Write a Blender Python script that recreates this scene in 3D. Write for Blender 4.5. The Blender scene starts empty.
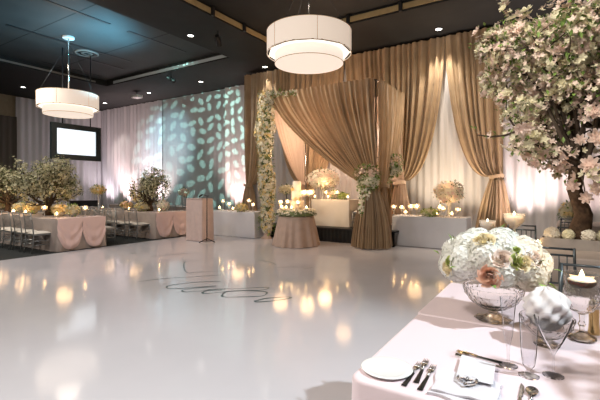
import bpy, math, random
from mathutils import Vector, Matrix
R = random.Random(7)
sin, cos, pi = math.sin, math.cos, math.pi
S = bpy.context.scene
COL = S.collection
ORD = ['first','second','third','fourth','fifth','sixth','seventh','eighth','ninth','tenth','eleventh','twelfth','thirteenth','fourteenth','fifteenth','sixteenth']

# ---------------------------------------------------------------- materials
def mat(name, col, rough=.6, metal=0, spec=.5, emis=None, es=0, trans=0, ior=1.45, alpha=1, var=0, vscale=8, sheen=0, bump=0, bscale=60, coat=0, sss=0, stretch=None):
    m = bpy.data.materials.new(name); m.use_nodes = True
    nt = m.node_tree; p = nt.nodes['Principled BSDF']; I = p.inputs
    I['Base Color'].default_value = (*col, 1); I['Roughness'].default_value = rough; I['Metallic'].default_value = metal
    I['Specular IOR Level'].default_value = spec; I['IOR'].default_value = ior; I['Transmission Weight'].default_value = trans
    I['Alpha'].default_value = alpha; I['Sheen Weight'].default_value = sheen; I['Coat Weight'].default_value = coat
    if sss: I['Subsurface Weight'].default_value = sss; I['Subsurface Radius'].default_value = (.05,.03,.02); I['Subsurface Scale'].default_value = .3
    if emis: I['Emission Color'].default_value = (*emis, 1); I['Emission Strength'].default_value = es
    if var or bump:
        tc = nt.nodes.new('ShaderNodeTexCoord'); src = tc.outputs['Object']
        if stretch:
            mp = nt.nodes.new('ShaderNodeMapping'); mp.inputs['Scale'].default_value = stretch
            nt.links.new(src, mp.inputs['Vector']); src = mp.outputs['Vector']
    if var:
        n = nt.nodes.new('ShaderNodeTexNoise'); n.inputs['Scale'].default_value = vscale; n.inputs['Detail'].default_value = 3
        r = nt.nodes.new('ShaderNodeValToRGB')
        r.color_ramp.elements[0].position = .3; r.color_ramp.elements[1].position = .7
        r.color_ramp.elements[0].color = (*[max(0, c*(1-var)) for c in col], 1); r.color_ramp.elements[1].color = (*[min(1, c*(1+var)) for c in col], 1)
        nt.links.new(src, n.inputs['Vector']); nt.links.new(n.outputs['Fac'], r.inputs['Fac']); nt.links.new(r.outputs['Color'], I['Base Color'])
    if bump:
        n = nt.nodes.new('ShaderNodeTexNoise'); n.inputs['Scale'].default_value = bscale; n.inputs['Detail'].default_value = 2
        b = nt.nodes.new('ShaderNodeBump'); b.inputs['Strength'].default_value = bump; b.inputs['Distance'].default_value = .01
        nt.links.new(src, n.inputs['Vector']); nt.links.new(n.outputs['Fac'], b.inputs['Height']); nt.links.new(b.outputs['Normal'], I['Normal'])
    return m
M = {}
M['taupe'] = mat('taupe_satin', (.45,.32,.195), .33, sheen=.15, var=.12, vscale=3, spec=.5)
M['sheer'] = mat('white_sheer', (.70,.67,.66), .7, sheen=.2)
M['greydrape'] = mat('grey_drape', (.36,.37,.37), .8)
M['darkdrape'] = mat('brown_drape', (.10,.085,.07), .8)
M['lavdrape'] = mat('lavender_sheer', (.66,.65,.68), .7)
M['carpet'] = mat('dark_carpet', (.018,.022,.022), .95, var=.4, vscale=30)
M['dance'] = mat('white_vinyl', (.62,.61,.64), .10, spec=.75, coat=0, var=.03, vscale=1.2, bump=.06, bscale=5)
M['ink'] = mat('teal_ink', (.05,.10,.11), .3)
M['wall'] = mat('grey_wall', (.22,.21,.19), .8, var=.08)
M['tanwall'] = mat('tan_wall', (.30,.25,.17), .8, var=.08)
M['soffit'] = mat('black_soffit', (.011,.012,.012), .7, var=.2, vscale=2)
M['tray'] = mat('charcoal_ceiling', (.035,.040,.040), .6, var=.18, vscale=1.2)
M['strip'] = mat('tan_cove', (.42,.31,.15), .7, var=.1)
M['glowstrip'] = mat('painted_cove_glow', (.5,.56,.58), .6)  # bluish glow along the tray edge, put into the trim colour
M['black'] = mat('black_metal', (.012,.012,.013), .45)
M['blackcloth'] = mat('black_cloth', (.01,.01,.01), .9)
M['chrome'] = mat('silver', (.62,.60,.56), .22, metal=1)
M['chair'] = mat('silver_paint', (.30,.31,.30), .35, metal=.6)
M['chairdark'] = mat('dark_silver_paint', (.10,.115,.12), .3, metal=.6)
M['cushion'] = mat('ivory_cushion', (.72,.68,.60), .8)
M['linen'] = mat('white_linen', (.66,.66,.69), .8, var=.03, vscale=3)
M['ivory'] = mat('ivory_linen', (.70,.64,.55), .8, var=.03, vscale=3)
M['greige'] = mat('greige_linen', (.42,.35,.31), .6, var=.05)
M['pink'] = mat('blush_satin', (.78,.57,.52), .38, sheen=.3, var=.05, vscale=2, spec=.5)
M['blush'] = mat('pale_blush_satin', (.80,.675,.71), .4, sheen=.2, spec=.4)
M['lectern'] = mat('blush_linen', (.60,.47,.43), .6, var=.05)
M['dusty'] = mat('dusty_rose_linen', (.50,.37,.30), .6, var=.06)
M['trunk'] = mat('bark', (.085,.05,.028), .9, var=.5, vscale=18, bump=.8, bscale=40)
M['twig'] = mat('twig_bark', (.07,.05,.035), .9)
M['leaf'] = mat('leaf_green', (.17,.27,.06), .55, var=.45, vscale=6)
M['leafdark'] = mat('dull_leaf_green', (.13,.17,.07), .6, var=.45, vscale=6)
M['petalpink'] = mat('blush_petals', (.86,.70,.62), .6, var=.16, vscale=5)
M['petal'] = mat('cream_petals', (.80,.75,.55), .6, var=.12, vscale=5)
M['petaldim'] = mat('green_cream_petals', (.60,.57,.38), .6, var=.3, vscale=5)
M['petalwhite'] = mat('white_petals', (.88,.85,.74), .55, var=.05, vscale=9)
M['petalyellow'] = mat('yellow_petals', (.80,.62,.28), .6, var=.2, vscale=7)
M['hyd'] = mat('hydrangea_white', (.90,.90,.84), .55, var=.05, vscale=14)
M['hydcream'] = mat('hydrangea_cream', (.90,.84,.72), .55, var=.06, vscale=14)
M['rose'] = mat('peach_rose', (.83,.54,.40), .5, var=.1, vscale=25)
M['rosepale'] = mat('pale_rose', (.90,.76,.66), .5, var=.06, vscale=25)
M['rosecream'] = mat('cream_rose', (.90,.80,.55), .5, var=.06, vscale=25)
M['bud'] = mat('green_bud', (.45,.52,.15), .5, var=.2, vscale=20)
def thin_glass(name, tint, k, rough=.02, gl=(1,1,1), milk=.05):
    m = bpy.data.materials.new(name); m.use_nodes = True; nt = m.node_tree; nt.nodes.remove(nt.nodes['Principled BSDF']); out = nt.nodes['Material Output']
    tr = nt.nodes.new('ShaderNodeBsdfTransparent'); tr.inputs[0].default_value = (*tint,1)
    g = nt.nodes.new('ShaderNodeBsdfGlossy'); g.inputs['Roughness'].default_value = rough; g.inputs[0].default_value = (*gl,1)
    df_ = nt.nodes.new('ShaderNodeBsdfTranslucent'); df_.inputs[0].default_value = (.9,.9,.9,1); m0 = nt.nodes.new('ShaderNodeMixShader'); m0.inputs[0].default_value = milk; nt.links.new(tr.outputs[0], m0.inputs[1]); nt.links.new(df_.outputs[0], m0.inputs[2]); tr = m0
    lw = nt.nodes.new('ShaderNodeLayerWeight'); lw.inputs['Blend'].default_value = k
    mx = nt.nodes.new('ShaderNodeMixShader'); nt.links.new(lw.outputs['Fresnel'], mx.inputs[0]); nt.links.new(tr.outputs[0], mx.inputs[1]); nt.links.new(g.outputs[0], mx.inputs[2]); nt.links.new(mx.outputs[0], out.inputs[0])
    return m
M['glass'] = thin_glass('clear_glass', (.97,.97,.98), .09)
M['crystal'] = mat('cut_crystal', (1,.98,.96), .12, trans=1, ior=1.22, spec=.7)
M['smoke'] = mat('frosted_votive_glass', (.95,.9,.82), .15, alpha=.30)
M['wax'] = mat('candle_wax', (.90,.80,.66), .5, sss=.3)
M['flame'] = mat('flame', (1,.7,.3), .5, emis=(1,.62,.25), es=40)
M['flamenear'] = mat('flame_near', (1,.8,.4), .5, emis=(1,.78,.45), es=9)
M['wick'] = mat('wick', (.02,.02,.02), .9)
M['shade'] = mat('drum_shade', (.6,.55,.5), .8, emis=(1,.80,.64), es=.60)
M['diff'] = mat('lamp_diffuser', (.4,.38,.35), .8, emis=(1,.82,.68), es=.85)
M['diffnear'] = mat('lamp_glow_ring', (.9,.85,.8), .8, emis=(1,.90,.78), es=1.25)
M['lampdisc'] = mat('downlight_lamp', (1,1,1), .5, emis=(1,.95,.85), es=12)
M['screen'] = mat('projection_screen', (.8,.8,.85), .5, emis=(.80,.93,1), es=1.1)
M['screenink'] = mat('projected_writing', (.7,.75,.8), .5, emis=(.62,.72,.85), es=1.0)
M['frame'] = mat('screen_frame', (.012,.022,.026), .4)
M['plate'] = mat('porcelain', (.78,.78,.76), .15)
M['handle'] = mat('black_handle', (.008,.008,.008), .3)
M['gold'] = mat('gold', (.65,.47,.22), .25, metal=1)
M['card'] = mat('menu_card', (.70,.70,.74), .6)
M['napkin'] = mat('napkin', (.66,.64,.68), .8, var=.02)
M['tulle'] = mat('white_tulle', (.70,.68,.68), .6)
M['planter'] = mat('mirror_planter', (.40,.36,.33), .35, metal=.3, var=.1)
M['cake'] = mat('cake_icing', (.84,.72,.60), .5)
M['cakewhite'] = mat('white_icing', (.86,.80,.72), .5)
M['white'] = mat('white_plastic', (.7,.7,.7), .5)

def translucent(m, f, col):
    nt = m.node_tree; out = nt.nodes['Material Output']; p = nt.nodes['Principled BSDF']
    tl = nt.nodes.new('ShaderNodeBsdfTranslucent'); tl.inputs[0].default_value = (*col,1); mx = nt.nodes.new('ShaderNodeMixShader'); mx.inputs[0].default_value = f
    nt.links.new(p.outputs[0], mx.inputs[1]); nt.links.new(tl.outputs[0], mx.inputs[2]); nt.links.new(mx.outputs[0], out.inputs[0])
M['peach'] = mat('peach_sheer', (.72,.57,.46), .6, sheen=.2)
translucent(M['taupe'], .12, (.6,.43,.28)); translucent(M['sheer'], .2, (.8,.75,.7)); translucent(M['peach'], .3, (.8,.6,.45))
for q in ('petal','petalpink','petalwhite','petaldim','hyd','hydcream'): translucent(M[q], .28, tuple(M[q].node_tree.nodes['Principled BSDF'].inputs['Base Color'].default_value)[:3])

# ---------------------------------------------------------------- mesh tools
class MB:
    def __init__(s): s.v = []; s.f = []
    def add(s, vs, fs):
        n = len(s.v); s.v += [tuple(v) for v in vs]; s.f += [tuple(i+n for i in f) for f in fs]
    def box(s, a, b, rot=None, about=None):
        vs = [Vector((x,y,z)) for z in (a[2],b[2]) for y in (a[1],b[1]) for x in (a[0],b[0])]
        if rot is not None:
            c = Vector(about or (0,0,0)); vs = [rot @ (v-c) + c for v in vs]
        s.add(vs, [(0,2,3,1),(4,5,7,6),(0,1,5,4),(2,6,7,3),(0,4,6,2),(1,3,7,5)])
    def tube(s, pts, rad, seg=6, caps=True):
        pts = [Vector(p) for p in pts]; n = len(pts)
        if not hasattr(rad, '__len__'): rad = [rad]*n
        rings = []; up = None
        for i, p in enumerate(pts):
            d = (pts[min(i+1,n-1)] - pts[max(i-1,0)])
            d = d.normalized() if d.length > 1e-9 else Vector((0,0,1))
            if up is None:
                up = Vector((1,0,0)) if abs(d.x) < .8 else Vector((0,1,0))
            a = d.cross(up)
            if a.length < 1e-4: a = d.cross(Vector((0,1,.3)))
            a.normalize(); b = d.cross(a).normalized(); up = -b if False else a.cross(d).normalized()
            rings.append([p + (a*cos(2*pi*k/seg) + b*sin(2*pi*k/seg))*rad[i] for k in range(seg)])
        vs = [v for r in rings for v in r]; fs = []
        for i in range(n-1):
            for k in range(seg):
                k2 = (k+1) % seg; fs.append((i*seg+k, i*seg+k2, (i+1)*seg+k2, (i+1)*seg+k))
        if caps: fs.append(tuple(range(seg))[::-1]); fs.append(tuple((n-1)*seg+k for k in range(seg)))
        s.add(vs, fs)
    def lathe(s, prof, c=(0,0,0), seg=24, f=None, sx=1, sy=1):
        vs = []; fs = []; n = len(prof)
        for (r, z) in prof:
            for k in range(seg):
                a = 2*pi*k/seg; q = r*(f(a, z) if f else 1)
                vs.append((c[0]+q*cos(a)*sx, c[1]+q*sin(a)*sy, c[2]+z))
        for i in range(n-1):
            for k in range(seg):
                k2 = (k+1) % seg; fs.append((i*seg+k, i*seg+k2, (i+1)*seg+k2, (i+1)*seg+k))
        if prof[0][0] > 1e-6: fs.append(tuple(range(seg))[::-1])
        if prof[-1][0] > 1e-6: fs.append(tuple((n-1)*seg+k for k in range(seg)))
        s.add(vs, fs)
    def ball(s, c, r, seg=10, rings=6, sz=1):
        pr = [(max(1e-7, r*sin(pi*i/rings)), -r*sz*cos(pi*i/rings)) for i in range(rings+1)]
        s.lathe(pr, c, seg)
    def grid(s, P, nu, nv, closed=False):
        vs = [P(i, j) for j in range(nv) for i in range(nu)]; fs = []
        for j in range(nv-1):
            for i in range(nu-1 if not closed else nu):
                i2 = (i+1) % nu; fs.append((j*nu+i, j*nu+i2, (j+1)*nu+i2, (j+1)*nu+i))
        s.add(vs, fs)
    def build(s, name, m, parent=None, smooth=True, loc=None, sharp=None):
        me = bpy.data.meshes.new(name); me.from_pydata(s.v, [], s.f); me.validate(); me.update()
        o = bpy.data.objects.new(name, me); COL.objects.link(o); me.materials.append(M[m] if isinstance(m, str) else m)
        if smooth:
            me.polygons.foreach_set('use_smooth', [True]*len(me.polygons))
            if sharp:
                me.set_sharp_from_angle(angle=math.radians(sharp))
        if parent: o.parent = parent
        if loc: o.location = loc
        return o
def box(name, a, b, m, parent=None):
    k = MB(); k.box(a, b); return k.build(name, m, parent, smooth=False)
def tag(o, label=None, cat=None, group=None, kind=None):
    if label: o['label'] = label
    if cat: o['category'] = cat
    if group: o['group'] = group
    if kind: o['kind'] = kind
    return o
def thing(name, loc, label, cat, group=None, rz=0):
    o = bpy.data.objects.new(name, None); COL.objects.link(o); o.location = loc; o.rotation_euler = (0,0,rz); o.empty_display_size = .1
    return tag(o, label, cat, group)
def dup(o, loc, label, rz=None, group=None, scale=None):
    def rec(a, par):
        c = a.copy(); COL.objects.link(c)
        if par: c.parent = par
        for ch in list(kids.get(a, ())): rec(ch, c)
        return c
    kids = {}
    for ch in list(bpy.data.objects):
        if ch.parent: kids.setdefault(ch.parent, []).append(ch)
    c = rec(o, None); c.location = loc; c['label'] = label
    if rz is not None: c.rotation_euler = (0,0,rz)
    if group: c['group'] = group
    if scale: c.scale = (scale,)*3 if not hasattr(scale,'__len__') else scale
    return c

# ---------------------------------------------------------------- camera frame (used to survey the place once)
TH = math.atan2(.5373, .8434); H = 1.45; F = 400.; HZ = 188.
rgt = Vector((cos(TH), sin(TH), 0)); fwd = Vector((-sin(TH), cos(TH), 0))
def ray(px): return fwd + rgt*((px-300)/F)
def at_z(px, py, z):
    d = (H-z)*F/(py-HZ); p = ray(px)*d; return Vector((p.x, p.y, z))
def at_v(px, v, z=0):
    q = ray(px); d = v/q.y; return Vector((q.x*d, v, z))
cam = bpy.data.cameras.new('camera'); co = bpy.data.objects.new('camera', cam); COL.objects.link(co)
co.location = (0,0,H); co.rotation_euler = (pi/2, 0, TH)
cam.sensor_width = 36; cam.lens = 24; cam.shift_y = -(200-HZ)/600.; cam.clip_start = .05
S.camera = co

# ================================================================= SETTING
def struct(o): o['kind'] = 'structure'; return o
ZS = 5.75; ZT = 5.98
struct(box('floor', (-21.6,-5,-.2), (5.5,13.2,-.012), 'carpet'))
k = MB()
poly = [(-9.35,-4.5),(4.5,-4.5),(4.5,11.6),(-7.4,11.6),(-7.4,9.4),(-9.35,9.4)]
k.add([(x,y,-.012) for x,y in poly]+[(x,y,0) for x,y in poly], [(5,4,3,2,1,0),(6,7,8,9,10,11)]+[(i,(i+1)%6,(i+1)%6+6,i+6) for i in range(6)])
df = struct(k.build('dance_floor', 'dance', smooth=False))
# script lettering printed on the dance floor
strokes = [
 ([(137,282),(160,279),(190,277),(221,275)], .035),
 ([(186,263),(170,286),(167,286)], 0),
 ([(221,281.5),(200,282),(180,284),(168,286),(168,288.5),(180,288.5),(200,287),(216,286)], .04),
 ([(216,287),(196,288),(183,290),(185,292),(202,291),(222,290)], .035),
 ([(203,292),(212,289.5),(240,288.5),(267,287.5),(262,290),(235,291),(206,293.5),(203,292)], .045),
 ([(222,295),(228,291.5),(250,291),(266,292),(262,296),(240,297),(224,297),(222,295)], .04),
 ([(256,301),(266,298.5),(288,297),(289,298.5),(272,301),(257,302),(255,300.5)], .05),
 ([(150,256.5),(180,254),(205,252)], .03), ([(200,261),(185,262),(186,272),(198,272),(225,271)], .03),
 ([(276,267.5),(295,267),(312,267.5),(304,269)], .035), ([(257,260),(270,262),(276,265)], .03), ([(130,253),(136,253.5)], .06),
]
k = MB()
for pts, w in strokes:
    if not w: continue
    ps = [at_z(a, b, 0) for a, b in pts]; fine = []
    for i in range(len(ps)-1):
        p0, p1, p2, p3 = ps[max(i-1,0)], ps[i], ps[i+1], ps[min(i+2, len(ps)-1)]
        for t in [j/8 for j in range(8)]:
            fine.append(.5*((2*p1)+(-p0+p2)*t+(2*p0-5*p1+4*p2-p3)*t*t+(-p0+3*p1-3*p2+p3)*t**3))
    fine.append(ps[-1]); n = len(fine)
    L = []
    for i, p in enumerate(fine):
        d = (fine[min(i+1,n-1)]-fine[max(i-1,0)]).normalized(); q = Vector((-d.y, d.x, 0)); ww = w*(.55+.7*abs(sin(i*.21)))*.5
        L.append((p+q*ww*.7, p-q*ww*.7))
    k.add([Vector((p.x,p.y,.0012)) for a in L for p in a], [(2*i,2*i+1,2*i+3,2*i+2) for i in range(n-1)])
k.build('floor_lettering', 'ink', df, smooth=False)

# walls
struct(box('wall_back', (-21.6,12.95,0), (-9.9,13.2,6.3), 'wall'))
struct(box('wall_stage', (-9.9,11.95,0), (5.5,13.2,6.3), 'wall'))
struct(box('wall_left', (-21.6,-5,0), (-21.3,12.95,6.3), 'tanwall'))
struct(box('wall_right', (5.5,-5,0), (5.8,13.2,6.3), 'wall'))
struct(box('wall_rear', (-21.6,-5.3,0), (5.8,-5,6.3), 'wall'))
# ceiling: black soffit grid with two shallow trays
TL = (-15.97,-9.06,-3.,9.87); TR = (-7.25,2.9,-3.,9.56)
k = MB()
for a, b in [((-21.6,-5.3),(5.8,-3)), ((-21.6,-3),(TL[0],13.2)), ((TL[1],-3),(TR[0],13.2)), ((TR[1],-3),(5.8,13.2)), ((TL[0],TL[3]),(TL[1],13.2)), ((TR[0],TR[3]),(TR[1],13.2))]:
    k.box((a[0],a[1],ZS), (b[0],b[1],6.3))
struct(k.build('ceiling', 'soffit', smooth=False))
struct(box('ceiling_tray', (TL[0],TL[2],ZT), (TL[1],TL[3],6.25), 'tray'))
struct(box('ceiling_tray', (TR[0],TR[2],ZT), (TR[1],TR[3],6.25), 'soffit'))
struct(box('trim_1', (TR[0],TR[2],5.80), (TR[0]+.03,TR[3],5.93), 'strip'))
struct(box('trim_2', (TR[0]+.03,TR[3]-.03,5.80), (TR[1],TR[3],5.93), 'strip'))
struct(box('trim_3', (TL[0]+.5,TL[3]-.03,5.79), (TL[1],TL[3],5.89), 'glowstrip'))
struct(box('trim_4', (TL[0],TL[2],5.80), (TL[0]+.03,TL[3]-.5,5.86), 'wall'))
n = 0
for a, b in [((44,0),(110,24)), ((7.5,24),(130,62)), ((66,54),(125,69)), ((42,62),(99,76)), ((128,31),(185,52))]:
    p = at_z(*a, ZT); q = at_z(*b, ZT)
    x = (p.x+q.x)/2; n += 1
    struct(box('ceiling_slot', (x-.05, max(-2.9,min(p.y,q.y)), ZT-.012), (x+.05, min(9.7,max(p.y,q.y)), ZT), 'black'))
for y0 in (1.2, 3.4, 5.6, 7.8):
    struct(box('ceiling_seam', (TL[0]+.05,y0,ZT-.004), (TL[1]-.05,y0+.025,ZT), 'soffit'))
for (px,py) in ((190.7,22),(172,14),(236,38)):
    pass
# brackets inside the tan cove
for v in (3.2,5.4,7.2,8.4):
    struct(box('cove_bracket', (TR[0]+.03,v,5.74), (TR[0]+.10,v+.08,5.97), 'black'))
for u in (-4.6,-3.2,-2.0,-.6):
    struct(box('cove_bracket', (u,TR[3]-.10,5.74), (u+.08,TR[3]-.03,5.97), 'black'))

# round air diffuser
p = at_z(87,53,ZT); t = thing('ceiling_diffuser', p, 'round dark air diffuser of nested rings on the tray ceiling beside the far chandelier', 'air vent')
for i, r in enumerate((.36,.27,.18,.09)):
    k = MB(); k.lathe([(r,0),(r,-.03),(r-.05,-.045),(r-.05,0)], seg=28); k.build('ring', 'black' if i % 2 else 'wall', t, sharp=30)

# downlights
dl = [(190.7,35.5,'bright recessed downlight in the dark beam between the two trays'),(200.8,81.6,'recessed downlight above the leaf-patterned wall, right one'),
      (149,92.8,'recessed downlight above the white drapes left of the leaf pattern'),(266,67.2,'recessed downlight just left of the near chandelier'),
      (438.7,29,'recessed downlight above the taupe stage drapes right of the near chandelier'),(23,87,'recessed downlight at far left above the far chandelier side'),
      (105,103,'small recessed downlight behind the far chandelier near the room corner'),(566,17,'bright recessed downlight seen through the blossom tree')]
first = None; DLP = []
for px, py, lab in dl:
    p = at_z(px, py, ZS); p.y = min(p.y, 11.3 if p.x > -9.9 else 12.3); DLP.append(p)
    if first is None:
        first = thing('downlight', p, lab, 'ceiling light', 'recessed downlights')
        k = MB(); k.lathe([(.10,0),(.12,-.012),(.09,-.016),(.08,0)], seg=20); k.build('trim_ring', 'black', first, sharp=30)
        k = MB(); k.lathe([(1e-6,-.006),(.08,-.006)], seg=20); k.f.pop(); k.build('lamp', 'lampdisc', first)
    else: dup(first, p, lab)
# track spotlights + projector
def spotcan(px, py, z, lab, rot):
    p = at_z(px, py, z); p.z = ZS
    t = thing('stage_spotlight', p, lab, 'spotlight', 'black ceiling spotlights', rz=rot)
    k = MB(); k.tube([(0,0,0),(0,0,-.16)], .015); k.box((-.07,-.02,-.18),(.07,.02,-.16)); k.box((-.085,-.02,-.30),(-.07,.02,-.16)); k.box((.07,-.02,-.30),(.085,.02,-.16)); k.build('yoke', 'black', t, smooth=False)
    k = MB(); k.tube([(0,-.16,-.20),(0,.0,-.26),(0,.15,-.33)], [.055,.065,.075], 12); k.build('can', 'black', t, sharp=40)
spotcan(218,40,5.5,'black stage spotlight under the beam left of the near chandelier', .6)
spotcan(171,79,5.5,'black stage spotlight near the ceiling edge above the leaf-patterned wall', -.5)
p = at_z(137,95,5.6); t = thing('projector', (p.x,p.y,ZS), 'small pale projector hung below the soffit above the white drapes', 'projector')
k = MB(); k.tube([(0,0,0),(0,0,-.16)], .02); k.build('mount', 'black', t)
k = MB(); k.box((-.2,-.15,-.28),(.2,.15,-.16)); k.tube([(.0,-.15,-.22),(.0,-.19,-.22)], .04, 12); k.build('housing', 'white', t, smooth=False)

# ================================================================= CHANDELIERS
def chandelier(loc, label, top, small):
    t = thing('drum_chandelier', loc, label, 'chandelier', 'drum chandeliers')   # loc = centre of lowest rim
    Rb, Rs = .82, .665
    k = MB(); z0, z1 = .19, .62
    k.lathe([(Rb,z0),(Rb,z1),(Rb-.012,z1),(Rb-.012,z0),(Rb,z0)], seg=72); k.f.pop(); k.f.pop(); k.build('upper_shade', 'shade', t, sharp=40)
    k = MB()
    for a in range(6):
        c = 2*pi*a/6+.2; k.tube([(Rb*1.001*cos(c),Rb*1.001*sin(c),z0),(Rb*1.001*cos(c),Rb*1.001*sin(c),z1)], .004, 4)
    for z in (z0+.003, z1-.003): k.tube([(Rb*1.001*cos(2*pi*i/48),Rb*1.001*sin(2*pi*i/48),z) for i in range(49)], .006, 4, caps=False)
    k.build('seam', 'strip', t)
    k = MB(); k.lathe([(.60,z0+.012),(Rb-.055,z0+.012)], seg=72); k.f = k.f[:-2]; k.build('glow_ring', 'diffnear', t)
    k = MB()
    for a in range(10):
        c = 2*pi*a/10+.1; k.box((Rb-.055,-.19,z0+.008),(Rb-.014,.19,z0+.014), Matrix.Rotation(c,3,'Z'))
    k.build('gap', 'black', t, smooth=False)
    k = MB(); k.lathe([(Rs,0),(Rs,z0+.03),(Rs-.012,z0+.03),(Rs-.012,0),(Rs,0)], seg=72); k.f.pop(); k.f.pop(); k.build('lower_shade', 'diff', t, sharp=40)
    k = MB(); k.lathe([(1e-6,.008),(Rs-.012,.008)], seg=72); k.f.pop(); k.build('diffuser', 'diff', t)
    k = MB(); k.tube([(Rs*1.001*cos(2*pi*i/48),Rs*1.001*sin(2*pi*i/48),.004) for i in range(49)], .006, 4, caps=False); k.build('rim', 'strip', t)
    k = MB(); h = top-loc[2]
    k.tube([(0,0,z1-.1),(0,0,h-.05)], .018); k.build('stem', 'chrome', t)
    k = MB()
    for a in range(3):
        c = 2*pi*a/3+.5; k.tube([(.8*cos(c),.8*sin(c),z1-.02),(.04*cos(c),.04*sin(c),h-.25)], .006, 4)
        k.tube([(.8*cos(c),.8*sin(c),z1-.02),(0,0,z1-.05)], .006, 4)
    k.build('wire', 'black', t)
    k = MB(); k.lathe([(.16,h-.05),(.16,h)], seg=20); k.build('canopy', 'white', t, sharp=30)
    return t
d1 = 7.8; p = ray(309)*d1; CH1 = Vector((p.x,p.y,H+d1*(HZ-64.4)/F))
chandelier(CH1, 'large near white two-tier drum chandelier hanging above the stage front', ZT, 0)
d2 = 12.0; p = ray(68.5)*d2; CH2 = Vector((p.x,p.y,H+d2*(HZ-115)/F))
chandelier(CH2, 'far white two-tier drum chandelier hanging over the left guest tables', ZT, 0)

# ================================================================= SCREEN
u = -13.4
def at_u(px, py): q = ray(px); d = u/q.x; return Vector((u, q.y*d, H+(HZ-py)*d/F))
a = at_u(52.5,140); b = at_u(99,143); zt = at_u(50,121.5).z; zb = at_u(50,158.5).z
t = thing('projection_screen', ((u), (a.y+b.y)/2, zb), 'glowing white projection screen in a wide black frame, hung at the left end', 'screen')
w = (b.y-a.y)/2; hh = zt-zb
k = MB(); bw = .17
k.box((-.06,-w-bw*.3,0),(.04,w+bw*.3,bw)); k.box((-.06,-w-bw*.3,hh-bw),(.04,w+bw*.3,hh)); k.box((-.06,-w-bw*.3,bw),(.04,-w+bw*.7,hh-bw)); k.box((-.06,w-bw*.7,bw),(.04,w+bw*.3,hh-bw))
k.box((-.07,-w,.02),(-.02,w,hh-.02)); k.build('frame', 'frame', t, smooth=False)
box('screen_surface', (-.019,-w+bw*.7,bw), (-.005,w-bw*.7,hh-bw), 'screen', t)
k = MB()
for (x0,z0,dx) in ((-.35,.72,.9),(-.1,.58,.55)):
    k.tube([(.0, x0*w+dx*w*i/24, z0*hh+.07*sin(i*1.9)+.03*sin(i*.7)) for i in range(25)], .008, 4)
k.build('projected_writing', 'screenink', t)
k = MB()
for s in (-1,1): k.tube([(0,s*w*.6,hh),(0,s*w*.6,ZT-zb if False else ZT-zb)], .02, 6)
k.build('hanger', 'black', t)

# ================================================================= DRAPES
def straight_drape(name, x0, x1, v, zb, zt, m, label, axis='x', pleat=.16, amp=.05, face=-1, seed=0, group=None):
    rr = random.Random(seed); L = abs(x1-x0); n = max(12, int(L/pleat*7)); nv = 7
    ph = [rr.uniform(0,6) for _ in range(4)]
    k = MB()
    def P(i, j):
        s = i/(n-1); t_ = j/(nv-1); x = x0+(x1-x0)*s; a = x*2*pi/pleat
        d = amp*(sin(a+1.3*sin(x*1.7+ph[0])+ph[1])*.6+.4*sin(a*.43+ph[2]+t_*.6))*(.75+.35*t_)
        z = zt+(zb-zt)*t_
        return (x, v+face*(d+amp), z) if axis == 'x' else (v+face*(d+amp), x, z)
    k.grid(P, n, nv)
    o = k.build(name, m); return tag(o, label, 'drape', group)
straight_drape('sheer_drape', -21.1, at_v(163,12.8).x, 12.85, .02, 5.72, 'lavdrape', 'pale floor-length drape left of the leaf-patterned panel, lit pink from below', seed=1, pleat=.3, amp=.09)
straight_drape('grey_drape', at_v(163,12.8).x, at_v(228,12.8).x, 12.8, .02, 5.72, 'greydrape', 'flat grey drape carrying the teal leaf-shaped light pattern', seed=2, pleat=.24, amp=.012)
straight_drape('sheer_drape', at_v(227,12.8).x, at_v(250,12.8).x, 12.75, .02, 5.72, 'sheer', 'pink-lit white drape between the leaf pattern and the stage drapes', seed=3, pleat=.3, amp=.07)
straight_drape('sheer_drape', 8.6, 12.9, -21.2, .02, 5.7, 'lavdrape', 'grey-white drape behind the projection screen', axis='y', face=1, seed=4, pleat=.3, amp=.08)
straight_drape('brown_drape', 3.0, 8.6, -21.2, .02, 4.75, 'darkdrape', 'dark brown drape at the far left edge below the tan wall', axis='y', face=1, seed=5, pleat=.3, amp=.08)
straight_drape('sheer_drape', -9.85, -1.2, 11.85, .02, 5.7, 'sheer', 'white floor-length drape behind the taupe stage swags', seed=6, pleat=.22, amp=.05)
straight_drape('sheer_drape', -1.2, 5.3, 11.85, .02, 5.7, 'sheer', 'white drape right of the stage behind the large blossom tree', seed=8, pleat=.3, amp=.08)

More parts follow.
